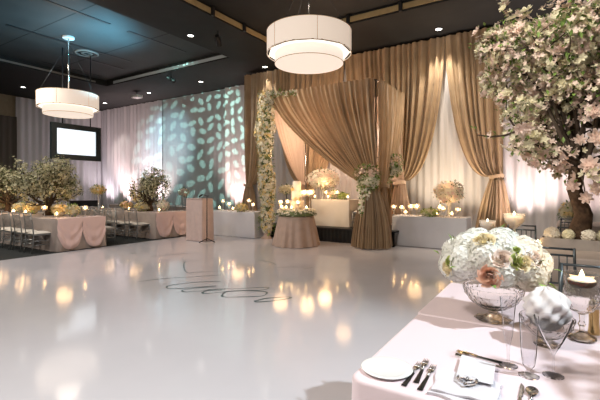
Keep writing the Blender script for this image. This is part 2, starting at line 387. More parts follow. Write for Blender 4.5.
def bez(a, b, c, d, t): u_ = 1-t; return a*u_**3+b*(3*u_*u_*t)+c*(3*u_*t*t)+d*t**3
def swag(name, A, B, T, label, wt=.26, wb=.9, c1=(.1,.55), c2=(.5,1.0), nrm=(0,-1,0), pleat=.19, amp=.11, m='taupe', seed=0, zf=.02, group=None, parent=None, tiesash=True, cat='drape', dep=.12, mid=0):
    """fabric hung from A..B, gathered at T, falling to the floor below T"""
    rr = random.Random(seed); A = Vector(A); B = Vector(B); T = Vector(T); N = Vector(nrm)
    ax = (B-A).normalized(); L = (B-A).length
    n = int(L/pleat*7); n1, n2 = 30, 14
    ph = [rr.uniform(0,6.28) for _ in range(5)]; fr = L/pleat*2*pi
    def pl(s):
        a_ = sin(fr*s+1.9*sin(s*9+ph[0])+ph[1]); return (abs(a_)**.7*(1 if a_ > 0 else -1))*.55+.28*sin(fr*.37*s+ph[2])+.22*sin(fr*2.1*s+ph[3])
    rows = []
    for j in range(n1+n2+1):
        row = []
        for i in range(n):
            s = i/(n-1); P0 = A+(B-A)*s; hs = (s-.5)
            Pt = T+ax*hs*wt; Pt.z = T.z+.0
            hx = Pt-P0; hz = Vector((0,0,hx.z)); hh_ = hx-hz
            if j <= n1:
                t_ = j/n1
                P1 = P0+hh_*c1[0]+hz*c1[1]; P2 = P0+hh_*c2[0]+hz*c2[1]
                q = bez(P0, P1, P2, Pt, t_)
                w_ = 1-t_
                am = amp*(.7+.6*sin(pi*min(1,t_*1.1)))*(1-.35*t_**3)
                off = dep*t_**4*(1-4*hs*hs)
                # offset of folds partly perpendicular to the strand
                q = q+N*(pl(s)*am+off+amp) + Vector((0,0,1))*pl(s+.013)*am*.35*t_*(1-t_)*2
            else:
                t_ = (j-n1)/n2; e = 1-(1-t_)**1.7
                base = T+ax*hs*(wt+(wb-wt)*e)+ax*mid*t_; base.z = T.z+(zf-T.z)*t_
                am = amp*(.65+1.0*t_)
                q = base+N*(pl(s)*am+dep*(1-4*hs*hs)*(1+.8*t_)+amp)
            row.append(q)
        rows.append(row)
    k = MB(); k.grid(lambda i, j: rows[j][i], n, len(rows))
    o = k.build(name, m, parent)
    if parent is None: tag(o, label, cat, group)
    if tiesash:
        k = MB(); cx = T+N*(dep*.5+amp)
        pts = []
        for i in range(25):
            a = 2*pi*i/24; q = cx+ax*cos(a)*(wt/2+.035)+N*sin(a)*(dep*.5+amp+.035); q.z = T.z+.02*sin(a*2); pts.append(q)
        vs = []; 
        for q in pts: vs += [q+Vector((0,0,.045)), q-Vector((0,0,.045))]
        k.add(vs, [(2*i,2*i+2,2*i+3,2*i+1) for i in range(24)]); k.build('tieback', m, o)
    return o
V = 11.70; ZD = 5.68
ops = [-8.58,-5.71,-2.59]; posts = [-9.62,-7.15,-4.15,-1.28]; L0, L1 = -9.85, -1.12
swag('taupe_drape', (ops[0],V,ZD), (L0,V,ZD), (posts[0],V,1.55), 'taupe wall drape tied back at the left end of the stage beside the flower column', seed=11, wb=.75, group='taupe wall drapes')
swag('taupe_drape', (ops[0],V,ZD), (posts[1],V,ZD), (posts[1]-.12,V,1.6), 'shadowed taupe wall drape seen behind the cake, tied low', seed=12, wb=.6, group='taupe wall drapes')
swag('taupe_drape', (posts[1],V,ZD), (ops[1],V,ZD), (posts[1]+.15,V,1.6), 'taupe wall drape hidden mostly behind the canopy, left of the near chandelier', seed=13, wb=.6, group='taupe wall drapes')
swag('taupe_drape', (ops[1],V,ZD), (posts[2],V,ZD), (posts[2]-.1,V,1.6), 'taupe wall drape right behind the canopy top below the near chandelier', seed=14, wb=.6, group='taupe wall drapes')
swag('taupe_drape', (ops[2],V,ZD), (posts[2],V,ZD), (posts[2]+.3,V,1.65), 'long taupe wall drape right of the canopy sweeping left to its tie', seed=15, wb=.7, c1=(.05,.5), c2=(.4,1.0), group='taupe wall drapes')
swag('taupe_drape', (ops[2]-.02,V-.03,ZD), (L1,V-.03,ZD), (posts[3],V-.03,1.75), 'rightmost taupe wall drape, swept right and tied beside the blossom tree', seed=16, wb=.95, wt=.3, c1=(.1,.6), c2=(.45,1.04), group='taupe wall drapes', mid=-.1)

# canopy (square pavilion of pipe with drapes)
FL, FR, BR, BL = (-6.98,9.35), (-3.73,9.35), (-3.73,11.3), (-6.98,11.3); ZC = 4.13
t = thing('canopy', ((FL[0]+FR[0])/2, (FL[1]+BL[1])/2, 0), 'square metal canopy frame carrying the taupe drapes over the head table', 'canopy')
cx, cy = t.location.x, t.location.y
for (x,y) in (FL,FR,BR,BL):
    k = MB(); k.tube([(x-cx,y-cy,0),(x-cx,y-cy,ZC)], .025, 8); k.build('post', 'chrome', t)
for (a,b) in ((FL,FR),(FR,BR),(BR,BL),(BL,FL)):
    k = MB(); k.tube([(a[0]-cx,a[1]-cy,ZC),(b[0]-cx,b[1]-cy,ZC)], .02, 8); k.build('rail', 'chrome', t)
g = 'canopy drapes'
swag('canopy_drape', (*FL,ZC+.03), (*FR,ZC+.03), (FR[0]-.04,FR[1]-.06,1.5), 'wide taupe front drape of the canopy, swept right to the flower tie', seed=21, wt=.34, wb=1.0, c1=(.06,.28), c2=(.66,.80), pleat=.15, amp=.11, dep=.2, group=g)
swag('canopy_drape', (*BR,ZC+.03), (FR[0],FR[1]+.02,ZC+.03), (FR[0]+.02,FR[1]+.12,1.5), 'taupe right side drape of the canopy, gathered to the front post', seed=22, wt=.2, wb=.5, c1=(.05,.4), c2=(.55,.9), nrm=(1,0,0), pleat=.14, amp=.06, group=g)
swag('canopy_drape', (*FL,ZC+.03), (*BL,ZC+.03), (BL[0],BL[1]-.12,1.6), 'peach sheer left side drape of the canopy, swept back behind the cake', seed=23, m='peach', wt=.2, wb=.5, c1=(.05,.3), c2=(.6,.85), nrm=(-1,0,0), amp=.04, group=g)
swag('canopy_drape', (*BL,ZC+.03), (*BR,ZC+.03), (BR[0]-.02,BR[1]-.02,1.6), 'peach sheer back drape of the canopy tied at its rear right post', seed=24, m='peach', wt=.3, wb=.75, c1=(.05,.35), c2=(.6,.9), amp=.04, group=g)

# ================================================================= BOTANICALS
def frame_of(n):
    n = n.normalized(); a = n.orthogonal().normalized(); return a, n.cross(a)
def flower(k, c, n, r, pet=5, cup=.35, rr=R):
    """a small open blossom: petals as folded two-quad blades"""
    a, b = frame_of(n); n = n.normalized(); o = rr.uniform(0,6.28)
    for i in range(pet):
        th = o+2*pi*i/pet; d = a*cos(th)+b*sin(th); s_ = a*-sin(th)+b*cos(th)
        w_ = r*.62*(5/pet)**.5
        base = c; midl = c+d*r*.55+s_*w_*.55+n*r*cup*.3; midr = c+d*r*.55-s_*w_*.55+n*r*cup*.3
        tip = c+d*r+n*r*cup*1.0; mc = c+d*r*.6+n*r*cup*.05
        k.add([base, midl, mc, midr, tip+s_*w_*.25, tip-s_*w_*.25], [(0,1,2),(0,2,3),(1,4,2),(2,4,5),(2,5,3)])
def leaf(k, c, d, n, L, w):
    d = d.normalized(); s_ = d.cross(n)
    if s_.length < 1e-3: s_ = d.orthogonal()
    s_.normalize(); up = s_.cross(d)
    k.add([c, c+d*L*.45+s_*w+up*w*.3, c+d*L*.45-s_*w+up*w*.3, c+d*L-up*w*.3, c+d*L*.5], [(0,1,4),(0,4,2),(1,3,4),(4,3,2)])
def rnd(rr): 
    while 1:
        v = Vector((rr.uniform(-1,1),rr.uniform(-1,1),rr.uniform(-1,1)))
        if .05 < v.length < 1: return v.normalized()
def tree(loc, label, h=1.55, rad=.85, trunk=.05, nb=900, nl=500, fs=.035, seed=0, petal='petal', leafm='leafdark', th=.42, group=None, pet2=None, spread=.16, flat=1., lean=(0,0), env=None, big=None):
    rr = random.Random(seed)
    t = thing('blossom_tree', loc, label, 'tree', group)
    k = MB(); tips = []; segs = MB()
    top = Vector((lean[0]*h, lean[1]*h, h*th))
    pts = [Vector((0,0,0)), Vector((.02*h,0,h*th*.35)), Vector((-.01*h,.01*h,h*th*.7)), top]
    k.tube(pts, [trunk*1.5, trunk*1.05, trunk*.9, trunk*.95], 12)
    nbr = 9 if not env else 14
    def branch(p, d, L, r, lev):
        q = p; path = [p]; dd = d.normalized()
        for i in range(4):
            dd = (dd+rnd(rr)*.28+Vector((0,0,.05))).normalized(); q = q+dd*L/4; path.append(q)
            if lev >= 1 or (env and i == 3): tips.append((q, lev))
        if env and not env(path[-1]):
            for _ in range(min(4 if lev else 1, len(tips))): tips.pop()
            return
        segs.tube(path, [r, r*.85, r*.7, r*.55, r*.4], 5)
        if lev < 3:
            for i in range(3 if lev < 2 else 2):
                st = path[rr.choice((2,3,4))]
                branch(st, dd+rnd(rr)*.85, L*.62, r*.55, lev+1)
    for i in range(nbr):
        a = 2*pi*i/nbr+rr.uniform(-.3,.3); el = rr.uniform(.15,1.2) if i % 3 else rr.uniform(.9,1.4)
        d = Vector((cos(a)*cos(el), sin(a)*cos(el), sin(el)*flat))
        branch(top-Vector((0,0,trunk*rr.uniform(0,1.5))), d, rad*.52, trunk*.42, 0)
    if env:
        for i in range(11):
            a = 2*pi*i/11+.3; el = rr.uniform(-.35,.25); branch(top+Vector((0,0,rr.uniform(-.02,.12))), Vector((cos(a)*cos(el), sin(a)*cos(el), sin(el))), rad*.40, trunk*.3, 0)
    k.build('trunk', 'trunk', t); segs.build('branches', 'twig', t)
    hi = max(q.z for q, _ in tips); wid = max((Vector((q.x,q.y,0))).length for q, _ in tips)
    kb = MB(); kc = MB(); kl = MB(); pool = [q for q, l in tips]
    for i in range(nb):
        q = rr.choice(pool); off = rnd(rr)*spread*rr.random()**.6; c = q+off; n = (off.normalized()+(c-top).normalized()*.6+Vector((0,0,.2)))
        if env and not env(c): continue
        tgt = kc if (pet2 and rr.random() < .45) else kb
        if big and rr.random() < big:
            s1 = fs*rr.uniform(1.4,1.9); flower(tgt, c, n, s1, pet=6, rr=rr); flower(tgt, c+n.normalized()*s1*.06, n, s1*.62, pet=5, cup=.7, rr=rr)
        else: flower(tgt, c, n, fs*rr.uniform(.75,1.25), rr=rr)
    for i in range(nl):
        q = rr.choice(pool); c = q+rnd(rr)*spread*.9*rr.random(); leaf(kl, c, rnd(rr)+Vector((0,0,.3)), Vector((0,0,1)), fs*2.0, fs*.5)
    o = kb.build('blossoms', petal, t, smooth=False); o['kind'] = 'stuff'
    if pet2: o = kc.build('blossoms', pet2, t, smooth=False); o['kind'] = 'stuff'
    o = kl.build('leaves', leafm, t, smooth=False); o['kind'] = 'stuff'
    return t
def floral_mass(k, kl, c, rx, ry, rz, n, fs, rr, up=False, nl=None):
    for i in range(n):
        d = rnd(rr)
        if up and d.z < -.2: d.z = -d.z
        p = Vector(c)+Vector((d.x*rx, d.y*ry, d.z*rz))*rr.uniform(.78,1.05)
        flower(k, p, d, fs*rr.uniform(.7,1.3), rr=rr)
    for i in range(nl if nl is not None else n//3):
        d = rnd(rr); p = Vector(c)+Vector((d.x*rx, d.y*ry, d.z*rz))*rr.uniform(.8,1.1)
        leaf(kl, p, d+rnd(rr)*.5, Vector((0,0,1)), fs*2.2, fs*.6)
def posy(loc, label, r=.16, h=.12, petal='petal', group=None, n=120, fs=.035, vase='bowl', vh=.1, seed=0, cat='floral arrangement', leafm='leaf', pet2=None, acc=.25, sxy=1):
    """flower arrangement with its own vase"""
    rr = random.Random(seed); t = thing('floral_arrangement', loc, label, cat, group)
    k = MB()
    if vase == 'bowl': k.lathe([(.35*r,0),(.4*r,.008),(.62*r,vh*.5),(.72*r,vh),(.68*r,vh),(.55*r,vh*.5),(.3*r,.015),(1e-6,.015)], seg=20); k.build('vase', 'glassv', t)
    elif vase == 'tall': k.lathe([(.09,0),(.09,.012),(.022,.03),(.018,vh*.45),(.028,vh*.8),(.07,vh),(.064,vh),(.02,vh*.8),(1e-6,vh*.78)], seg=18); k.build('vase', 'glassv', t)
    elif vase == 'trumpet': k.lathe([(.07,0),(.07,.012),(.035,.03),(.03,vh*.2),(.05,vh*.6),(.10,vh),(.094,vh),(.044,vh*.6),(.02,vh*.2),(1e-6,vh*.18)], seg=18); k.build('vase', 'glassv', t)
    elif vase == 'box': k.box((-r*.8,-r*.8,0),(r*.8,r*.8,vh)); k.build('vase', 'planter', t, smooth=False)
    k = MB(); kl = MB(); c = (0,0,vh+h*.55)
    k.ball(c, min(r,h)*.72, 12, 8)
    if r > h: k.ball((r*.35,0,vh+h*.5), h*.6, 10, 6); k.ball((-r*.35,0,vh+h*.5), h*.6, 10, 6)
    floral_mass(k, kl, c, r*sxy, r, h, n, fs, rr)
    o = k.build('flowers', petal, t, smooth=False); o['kind'] = 'stuff'
    if pet2:
        k = MB(); floral_mass(k, kl, c, r*1.04, r*1.04, h*1.04, int(n*acc), fs*1.2, rr, nl=4); o = k.build('flowers', pet2, t, smooth=False); o['kind'] = 'stuff'
    o = kl.build('leaves', leafm, t, smooth=False); o['kind'] = 'stuff'
    return t
M['glassv'] = mat('vase_glass', (.75,.75,.72), .08, alpha=.45, spec=.8)

# ================================================================= TABLES
def rrect(w, d, r, n=10):
    pts = []
    for cx_, cy_, a0 in ((w/2-r,d/2-r,0),(-w/2+r,d/2-r,pi/2),(-w/2+r,-d/2+r,pi),(w/2-r,-d/2+r,3*pi/2)):
        for i in range(n+1): 
            a = a0+pi/2*i/n; pts.append(Vector((cx_+r*cos(a), cy_+r*sin(a), 0)))
    out = []
    for i in range(len(pts)):
        a, b = pts[i], pts[(i+1) % len(pts)]; m_ = max(1, int((b-a).length/.03))
        for j in range(m_): out.append(a.lerp(b, j/m_))
    return out
def cloth(w, d, h, r=.03, flare=.03, amp=.012, pl=.25, round_=.025, seed=0, parent=None, m='linen', name='tablecloth', zb=.008, circ=None):
    rr = random.Random(seed)
    P = rrect(w, d, r) if circ is None else [Vector((circ*cos(2*pi*i/160), circ*sin(2*pi*i/160), 0)) for i in range(160)]
    n = len(P); Nn = []
    for i in range(n):
        e = P[(i+1) % n]-P[i-1]; Nn.append(Vector((e.y,-e.x,0)).normalized())
    s = [0]
    for i in range(1, n): s.append(s[-1]+(P[i]-P[i-1]).length)
    tot = s[-1]; kk = max(4, round(tot/pl)); ph = rr.uniform(0,6)
    rows = [(-round_*1.15,h,0)]+[(-round_*(1-sin(a_)),h-round_*(1-cos(a_)),0) for a_ in (0.02,.3,.6,.9,1.2,1.5)]
    for j in range(1, 9): t_ = j/8; rows.append((flare*t_, (h-round_)*(1-t_)+zb*t_, t_))
    k = MB()
    def Q(i, j):
        off, z, t_ = rows[j]; x = s[i]/tot*2*pi*kk
        o_ = off+amp*t_**.8*(sin(x+1.2*sin(x*.31+ph))+.5*sin(x*.53+ph))
        q = P[i]+Nn[i]*o_; return (q.x, q.y, z)
    k.grid(Q, n, len(rows), closed=True); k.f.append(tuple(range(n)))
    return k.build(name, m, parent, sharp=60)

# guest tables on the left (their short ends face the dance floor)
def end_swag(parent, y0, y1, x, h, seed):
    """scalloped satin overlay on the end of a long table"""
    rr = random.Random(seed); nu, nv = 40, 34; k = MB()
    def P(i, j):
        s = i/(nu-1); q = 2*s-1; t_ = j/(nv-1); zb = .04+.34*abs(q)**3
        z = h+.004-(h-zb)*t_
        dr = t_*(1-q*q)
        fold = .013*sin((z+.34*(1-q*q))*26+seed)*min(1,t_*2)*(.5+.5*(1-q*q))*(.3+.7*t_)+.012*sin(q*9+seed)*t_
        return (x+.030+.035*dr+fold+.01*abs(q)*sin(9*t_), y0+(y1-y0)*s, z-.0)
    k.grid(P, nu, nv)
    # return lying on the table top
    k.grid(lambda i, j: (x+.030-j*.11, y0+(y1-y0)*i/(nu-1), h+.005+.004*sin(i*.9)*j), nu, 4)
    return k.build('overlay', 'pink', parent)
GT = []
def guest_table(x0, x1, y0, y1, label, m='greige', ov=True, seed=0, group='long guest tables on the left'):
    h = .75; cx_, cy_ = (x0+x1)/2, (y0+y1)/2; t = thing('banquet_table', (cx_,cy_,-.012 if x1 < -9.3 else 0), label, 'table', group)
    cloth(abs(x1-x0), y1-y0, h, .03, .03, .014, .22, parent=t, m=m, seed=seed)
    if ov:
        xe = x1-cx_; ym = 0
        end_swag(t, -(y1-y0)/2, 0, xe, h, 1+seed); end_swag(t, 0, (y1-y0)/2, xe, h, 3+seed)
    return t
guest_table(-15.6,-9.55,4.70,5.85,'long table with blush satin swags on its end, nearest the camera on the left', seed=1)
guest_table(-15.6,-9.60,7.40,8.60,'long table with a blush swagged end just left of the lectern', seed=2)
guest_table(-16.5,-11.7,10.3,11.4,'long table farthest back along the white drapes', seed=3)

# chairs
def chair(loc, rz, label, m, group, rail_h=.9):
    """chiavari chair; faces +y local, back at y=-.2"""
    t = thing('chiavari_chair', loc, label, 'chair', group, rz)
    w = .19; zs = .43
    k = MB(); k.box((-w-.012,-.19,zs-.035),(w+.012,.20,zs)); k.build('seat', m, t, smooth=False)
    k = MB()
    k.grid(lambda i, j: (-w+.38*i/8, -.17+.36*j/8, zs+.003+.04*(1-abs(i/4-1)**4)*(1-abs(j/4-1)**4)), 9, 9); k.grid(lambda i, j: (-w+.38*i/8, -.17+.36*j/8, zs+.002), 9, 9)
    k.build('cushion', 'cushion', t)
    for s in (-1,1):
        k = MB(); k.tube([(s*w,.19,zs-.02),(s*(w+.008),.20,.22),(s*(w+.012),.205,0)], [.015,.012,.011], 8); k.build('leg', m, t)
        k = MB(); k.tube([(s*(w+.012),-.235,0),(s*w,-.2,.22),(s*w,-.19,zs),(s*(w-.005),-.215,.70),(s*(w-.012),-.25,rail_h)], [.011,.013,.014,.013,.012], 8); k.build('leg', m, t)
    for z, y in ((rail_h-.01,-.247),(rail_h-.07,-.238),(.56,-.202)):
        k = MB(); k.tube([(-w+.008,y,z),(w-.008,y,z)], .010, 6); k.build('back_rail', m, t)
    k = MB()
    for i in range(5):
        x = -w+.065+i*(2*w-.13)/4
        k.tube([(x,-.2,.56),(x,-.238,rail_h-.07)], .006, 5)
    k.build('spindles', m, t)
    k = MB()
    for z in (.15,.24):
        k.tube([(-w,.2,z),(w,.2,z)], .008, 5); k.tube([(-w,-.215,z),(w,-.215,z)], .008, 5)
        for s in (-1,1): k.tube([(s*w,.2,z+.03),(s*w,-.215,z+.03)], .008, 5)
    k.build('stretcher', m, t)
    return t
proto = None; protod = None
def put_chair(x, y, rz, label, group, dark=False, z=None):
    global proto, protod
    if z is None: z = -.012 if x < -9.35 else 0
    if dark:
        if protod is None: protod = chair((x,y,z), rz, label, 'chairdark', group); return protod
        return dup(protod, (x,y,z), label, rz, group)
    if proto is None: proto = chair((x,y,z), rz, label, 'chair', group); return proto
    return dup(proto, (x,y,z), label, rz, group)
for i in range(4): put_chair(-9.98-.55*i, 4.52, R.uniform(-.05,.05), 'silver chair, camera side of the nearest left table, %s from its swagged end' % ORD[i], 'chairs at the nearest left table')
for i in range(8): put_chair(-9.95-.6*i, 6.05, pi+R.uniform(-.05,.05), 'silver chair, far side of the nearest left table, %s from its swagged end' % ORD[i], 'chairs at the nearest left table')
for i in range(7): put_chair(-10.05-.6*i, 7.2, R.uniform(-.05,.05), 'silver chair, camera side of the table by the lectern, %s from its end' % ORD[i], 'chairs at the second left table')
for i in range(6): put_chair(-10.2-.7*i, 8.82, pi+R.uniform(-.05,.05), 'silver chair, far side of the table by the lectern, %s from its end' % ORD[i], 'chairs at the second left table')
for i in range(4): put_chair(-12.2-.8*i, 10.1, R.uniform(-.05,.05), 'silver chiavari chair at the table farthest back, %s from its right end' % ORD[i], 'chairs at the farthest left table')

# trees on the left tables
ZTb = .741
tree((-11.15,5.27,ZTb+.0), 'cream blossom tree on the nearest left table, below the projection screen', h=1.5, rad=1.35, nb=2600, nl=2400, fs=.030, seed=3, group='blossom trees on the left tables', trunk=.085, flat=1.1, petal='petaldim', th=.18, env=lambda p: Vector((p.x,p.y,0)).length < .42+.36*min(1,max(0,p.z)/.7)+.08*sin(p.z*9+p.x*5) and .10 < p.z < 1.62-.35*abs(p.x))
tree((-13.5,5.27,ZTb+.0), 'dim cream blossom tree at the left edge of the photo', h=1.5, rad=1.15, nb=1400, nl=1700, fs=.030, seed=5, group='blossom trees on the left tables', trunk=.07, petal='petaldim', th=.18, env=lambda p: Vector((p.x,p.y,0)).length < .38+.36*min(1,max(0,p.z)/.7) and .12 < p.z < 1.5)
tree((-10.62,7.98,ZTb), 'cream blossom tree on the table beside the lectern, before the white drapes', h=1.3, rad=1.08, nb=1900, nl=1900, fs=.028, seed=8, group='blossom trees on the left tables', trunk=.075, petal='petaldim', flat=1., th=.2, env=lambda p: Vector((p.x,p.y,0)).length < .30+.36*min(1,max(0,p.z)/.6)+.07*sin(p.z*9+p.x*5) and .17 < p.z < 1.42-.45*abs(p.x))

# ================================================================= CANDLES
def teardrop(k, c, r, h):
    k.lathe([(1e-6,0),(r*.8,h*.15),(r,h*.32),(r*.6,h*.62),(1e-6,h)], c, 8)
def votive():
    t = thing('candle', (0,0,-50), '', 'candle')
    k = MB(); k.lathe([(.032,0),(.038,.01),(.046,.085),(.043,.085),(.035,.014),(1e-6,.014)], seg=14); k.build('glass_cup', 'smoke', t)
    k = MB(); k.lathe([(.03,.016),(.033,.045),(1e-6,.047)], seg=12); k.build('wax', 'wax', t)
    k = MB(); teardrop(k, (0,0,.05), .015, .055); k.build('flame', 'flame', t)
    return t
def globe_candle(hs):
    t = thing('stemmed_candle', (0,0,-50), '', 'candle')
    k = MB(); k.lathe([(.045,0),(.045,.006),(.008,.015),(.007,hs),(.03,hs+.01),(.052,hs+.045),(.055,hs+.08),(.045,hs+.115),(.042,hs+.115),(.050,hs+.08),(.047,hs+.045),(.02,hs+.018),(1e-6,hs+.018)], seg=16); k.build('glass_holder', 'smoke', t)
    k = MB(); k.lathe([(.03,hs+.02),(.036,hs+.05),(1e-6,hs+.052)], seg=12); k.build('wax', 'wax', t)
    k = MB(); teardrop(k, (0,0,hs+.053), .020, .062); k.build('flame', 'flame', t)
    return t
PV = votive(); PG = globe_candle(.10); PT = globe_candle(.22)
usedp = {}
def candle(kind, loc, label, group, sc=1):
    src = {'v':PV,'g':PG,'t':PT}[kind]
    if kind not in usedp:
        usedp[kind] = 1; src.location = loc; src['label'] = label; src['group'] = group; src.scale = (sc,)*3; return src
    return dup(src, loc, label, 0, group, sc)
CL = []   # where candle light comes from

# left tables: flowers + candles down the middle
specs = [(-9.95,.16,'petal','petalyellow'),(-10.55,.2,'petalyellow','petal'),(-12.0,.2,'petalyellow','petal'),(-12.75,.17,'petal','petalyellow'),(-14.2,.2,'petal','petalyellow')]
for i, (x, r, a, b) in enumerate(specs):
    posy((x,5.27,.741), 'low cream and yellow flower arrangement on the nearest left table, %s from its swagged end' % ORD[i], r=r, h=.12, petal=a, pet2=b, n=110, fs=.035, seed=30+i, group='low flower arrangements on the nearest left table')
xs = [-9.8,-10.2,-10.35,-10.8,-11.5,-11.8,-12.3,-12.5,-13.1,-13.9]
for i, x in enumerate(xs):
    candle('v' if i % 3 else 'g', (x, 5.27+(-.25 if i % 2 else .22), .741), 'lit candle on the nearest left table, %s from its swagged end' % ORD[i], 'candles on the nearest left table', 1.25)
posy((-11.68,7.9,.741), 'low orange-yellow flower arrangement left of the blossom tree by the lectern', r=.19, h=.13, petal='petalyellow', pet2='rose', n=120, seed=40, vh=.08)
posy((-10.72,7.78,.741), 'low cream and yellow flower arrangement at the foot of the blossom tree by the lectern', r=.23, h=.13, petal='petal', pet2='petalyellow', n=130, seed=41, vh=.06)
posy((-9.95,7.95,.741), 'round white flower arrangement nearest the lectern on the blush table', r=.17, h=.17, petal='petalwhite', pet2='petalpink', n=130, seed=42, vh=.09)
posy((-13.45,8.0,.741), 'tall yellow-green flower arrangement on a slim vase right of the big left tree', r=.26, h=.16, petal='petalyellow', pet2='petalwhite', n=150, seed=43, vase='tall', vh=.56)
posy((-12.35,10.85,.741), 'pale rose arrangement on a tall vase just above the lectern', r=.2, h=.16, petal='petalpink', pet2='petalwhite', n=120, seed=44, vase='tall', vh=.45)
for i, x in enumerate([-9.75,-10.2,-11.2,-12.1,-12.6]):
    candle('v', (x, 8.2 if i % 2 else 7.65, .741), 'small lit candle on the table by the lectern, %s from its swagged end' % ORD[i], 'candles on the second left table', 1.1)
# black cabinet beyond
t = thing('cabinet', (-17.2,9.6,-.012), 'low black cabinet beyond the left tables under the drapes', 'cabinet')
box('body', (-.3,-.45,0), (.3,.45,.88), 'black', t); box('top', (-.32,-.47,.88), (.32,.47,.92), 'black', t)
for s in (-1,1): box('door', (.3,-.43 if s < 0 else .01,.05), (.315,-.01 if s < 0 else .43,.85), 'black', t)

# ================================================================= LECTERN
t = thing('lectern', (-8.33,7.88,0), 'blush cloth-covered lectern standing at the edge of the white dance floor', 'lectern')
cloth(.64,.42,1.14,.02,.012,.012,.16, parent=t, m='lectern', name='cloth_cover', seed=9)
k = MB(); k.box((-.31,-.22,1.142),(.31,.20,1.165), Matrix.Rotation(-.0,3,'X')); k.build('reading_top', 'lectern', t, smooth=False)
t = thing('microphone_stand', (-7.84,7.68,0), 'black microphone stand with a boom reaching over the lectern', 'microphone stand')
k = MB()
for a in (0.3,2.4,4.5): k.tube([(0,0,.10),(.24*cos(a),.24*sin(a),.012)], .012, 6)
k.build('tripod', 'black', t)
k = MB(); k.tube([(0,0,.08),(0,0,1.24)], .012, 8); k.build('pole', 'black', t)
k = MB(); k.tube([(.06,.01,1.235),(0,0,1.24),(-.22,.04,1.27)], .009, 6); k.build('boom', 'black', t)
k = MB(); k.tube([(-.21,.04,1.268),(-.27,.05,1.25),(-.34,.06,1.215)], [.02,.024,.03], 10); k.build('microphone', 'black', t)

# ================================================================= STAGE
t = thing('stage_riser', (-5.3,10.55,0), 'low black-skirted stage platform under the canopy', 'stage')
box('deck', (-2.0,-1.05,.34), (2.0,1.05,.38), 'black', t); 
k = MB(); k.grid(lambda i, j: (-1.99+3.98*i/200, -1.04+.012*sin(i*1.1), .34*(1-j/4)+.002), 201, 5); k.grid(lambda i, j: (-1.99+.012*sin(i*1.1), -1.04+2.08*i/100, .34*(1-j/4)+.002), 101, 5); k.build('skirt', 'blackcloth', t)
# side tables
t = thing('side_table', (-8.14,9.30,0), 'white cloth side table left of the flower column', 'table'); cloth(1.72,.62,.75,.02,.012,.006,.4, parent=t, m='linen', seed=4)
t = thing('side_table', (-2.6,10.13,0), 'white cloth side table right of the canopy', 'table'); cloth(1.78,.62,.75,.02,.012,.006,.4, parent=t, m='linen', seed=5)
t = thing('head_table', (-5.28,10.15,.38), 'ivory cloth head table on the black stage under the canopy', 'table'); cloth(1.2,.65,.75,.02,.01,.006,.4, parent=t, m='ivory', seed=6)
put_chair(-4.42, 10.05, pi*.55, 'silver chiavari chair on the stage right of the head table', 'chair on the stage', z=.38)
# cake table
CT = Vector((-5.54,8.52,0))
t = thing('cake_table', CT, 'round cake table in a dusty rose floor-length cloth', 'table'); cloth(1,1,.75,.03,.13,.028,.19, circ=.45, parent=t, m='dusty', seed=7)
rr = random.Random(77)
t = thing('flower_bed', (CT.x,CT.y,.752), 'flat bed of white roses covering the top of the cake table', 'floral arrangement')
k = MB(); k.lathe([(.46,0),(.49,.06),(.47,.13),(1e-6,.14)], seg=40); k.build('base', 'leafdark', t)
k = MB(); kl = MB()
for i in range(950):
    a = rr.uniform(0,6.28); r = .50*rr.random()**.45; z = .145 if r < .43 else rr.uniform(.02,.145)
    flower(k, Vector((r*cos(a), r*sin(a), z)), Vector((cos(a)*(r > .42)*1.2, sin(a)*(r > .42)*1.2, 1)), .036, rr=rr)
for i in range(140):
    a = rr.uniform(0,6.28); leaf(kl, Vector((.48*cos(a), .48*sin(a), rr.uniform(.02,.07))), Vector((cos(a),sin(a),-.3)), Vector((0,0,1)), .06, .018)
o = k.build('flowers', 'petalwhite', t, smooth=False); o['kind'] = 'stuff'; o = kl.build('leaves', 'leafdark', t, smooth=False); o['kind'] = 'stuff'
t = thing('wedding_cake', (CT.x+.02,CT.y,.89), 'tall ivory tiered wedding cake on the round table', 'cake')
z = 0
for i, (r, h_, m_) in enumerate(((.19,.035,'chrome'),(.17,.21,'cake'),(.135,.25,'cakewhite'),(.105,.24,'cakewhite'))):
    k = MB(); k.lathe([(r-.008,z),(r,z+.008),(r,z+h_-.012),(r-.012,z+h_),(1e-6,z+h_)], seg=36); k.build('cake_stand' if i == 0 else 'tier', m_, t, sharp=50)
    z += h_
k = MB(); kl = MB(); floral_mass(k, kl, (.06,-.1,.27), .09,.06,.06, 30, .03, rr, nl=6); floral_mass(k, kl, (-.06,-.08,.52), .06,.05,.05, 20, .028, rr, nl=4); o = k.build('sugar_flowers', 'petalyellow', t, smooth=False); kl.build('leaves', 'leaf', t, smooth=False)
n = 0
ring = [(-.40,-.1,'v'),(-.33,-.22,'g'),(-.22,-.32,'v'),(-.05,-.38,'v'),(.1,-.36,'v'),(.24,-.29,'g'),(.31,-.12,'t'),(.40,.0,'t'),(.24,.05,'t'),(.33,.2,'t'),(-.30,.05,'g'),(.40,-.16,'v')]
for i, (dx, dy, kd) in enumerate(sorted(ring)):
    candle(kd, (CT.x+dx, CT.y+dy, .897), 'lit candle beside the wedding cake, %s from the left on the flower bed' % ORD[i], 'candles around the wedding cake', 1.15 if kd != 't' else 1.5)

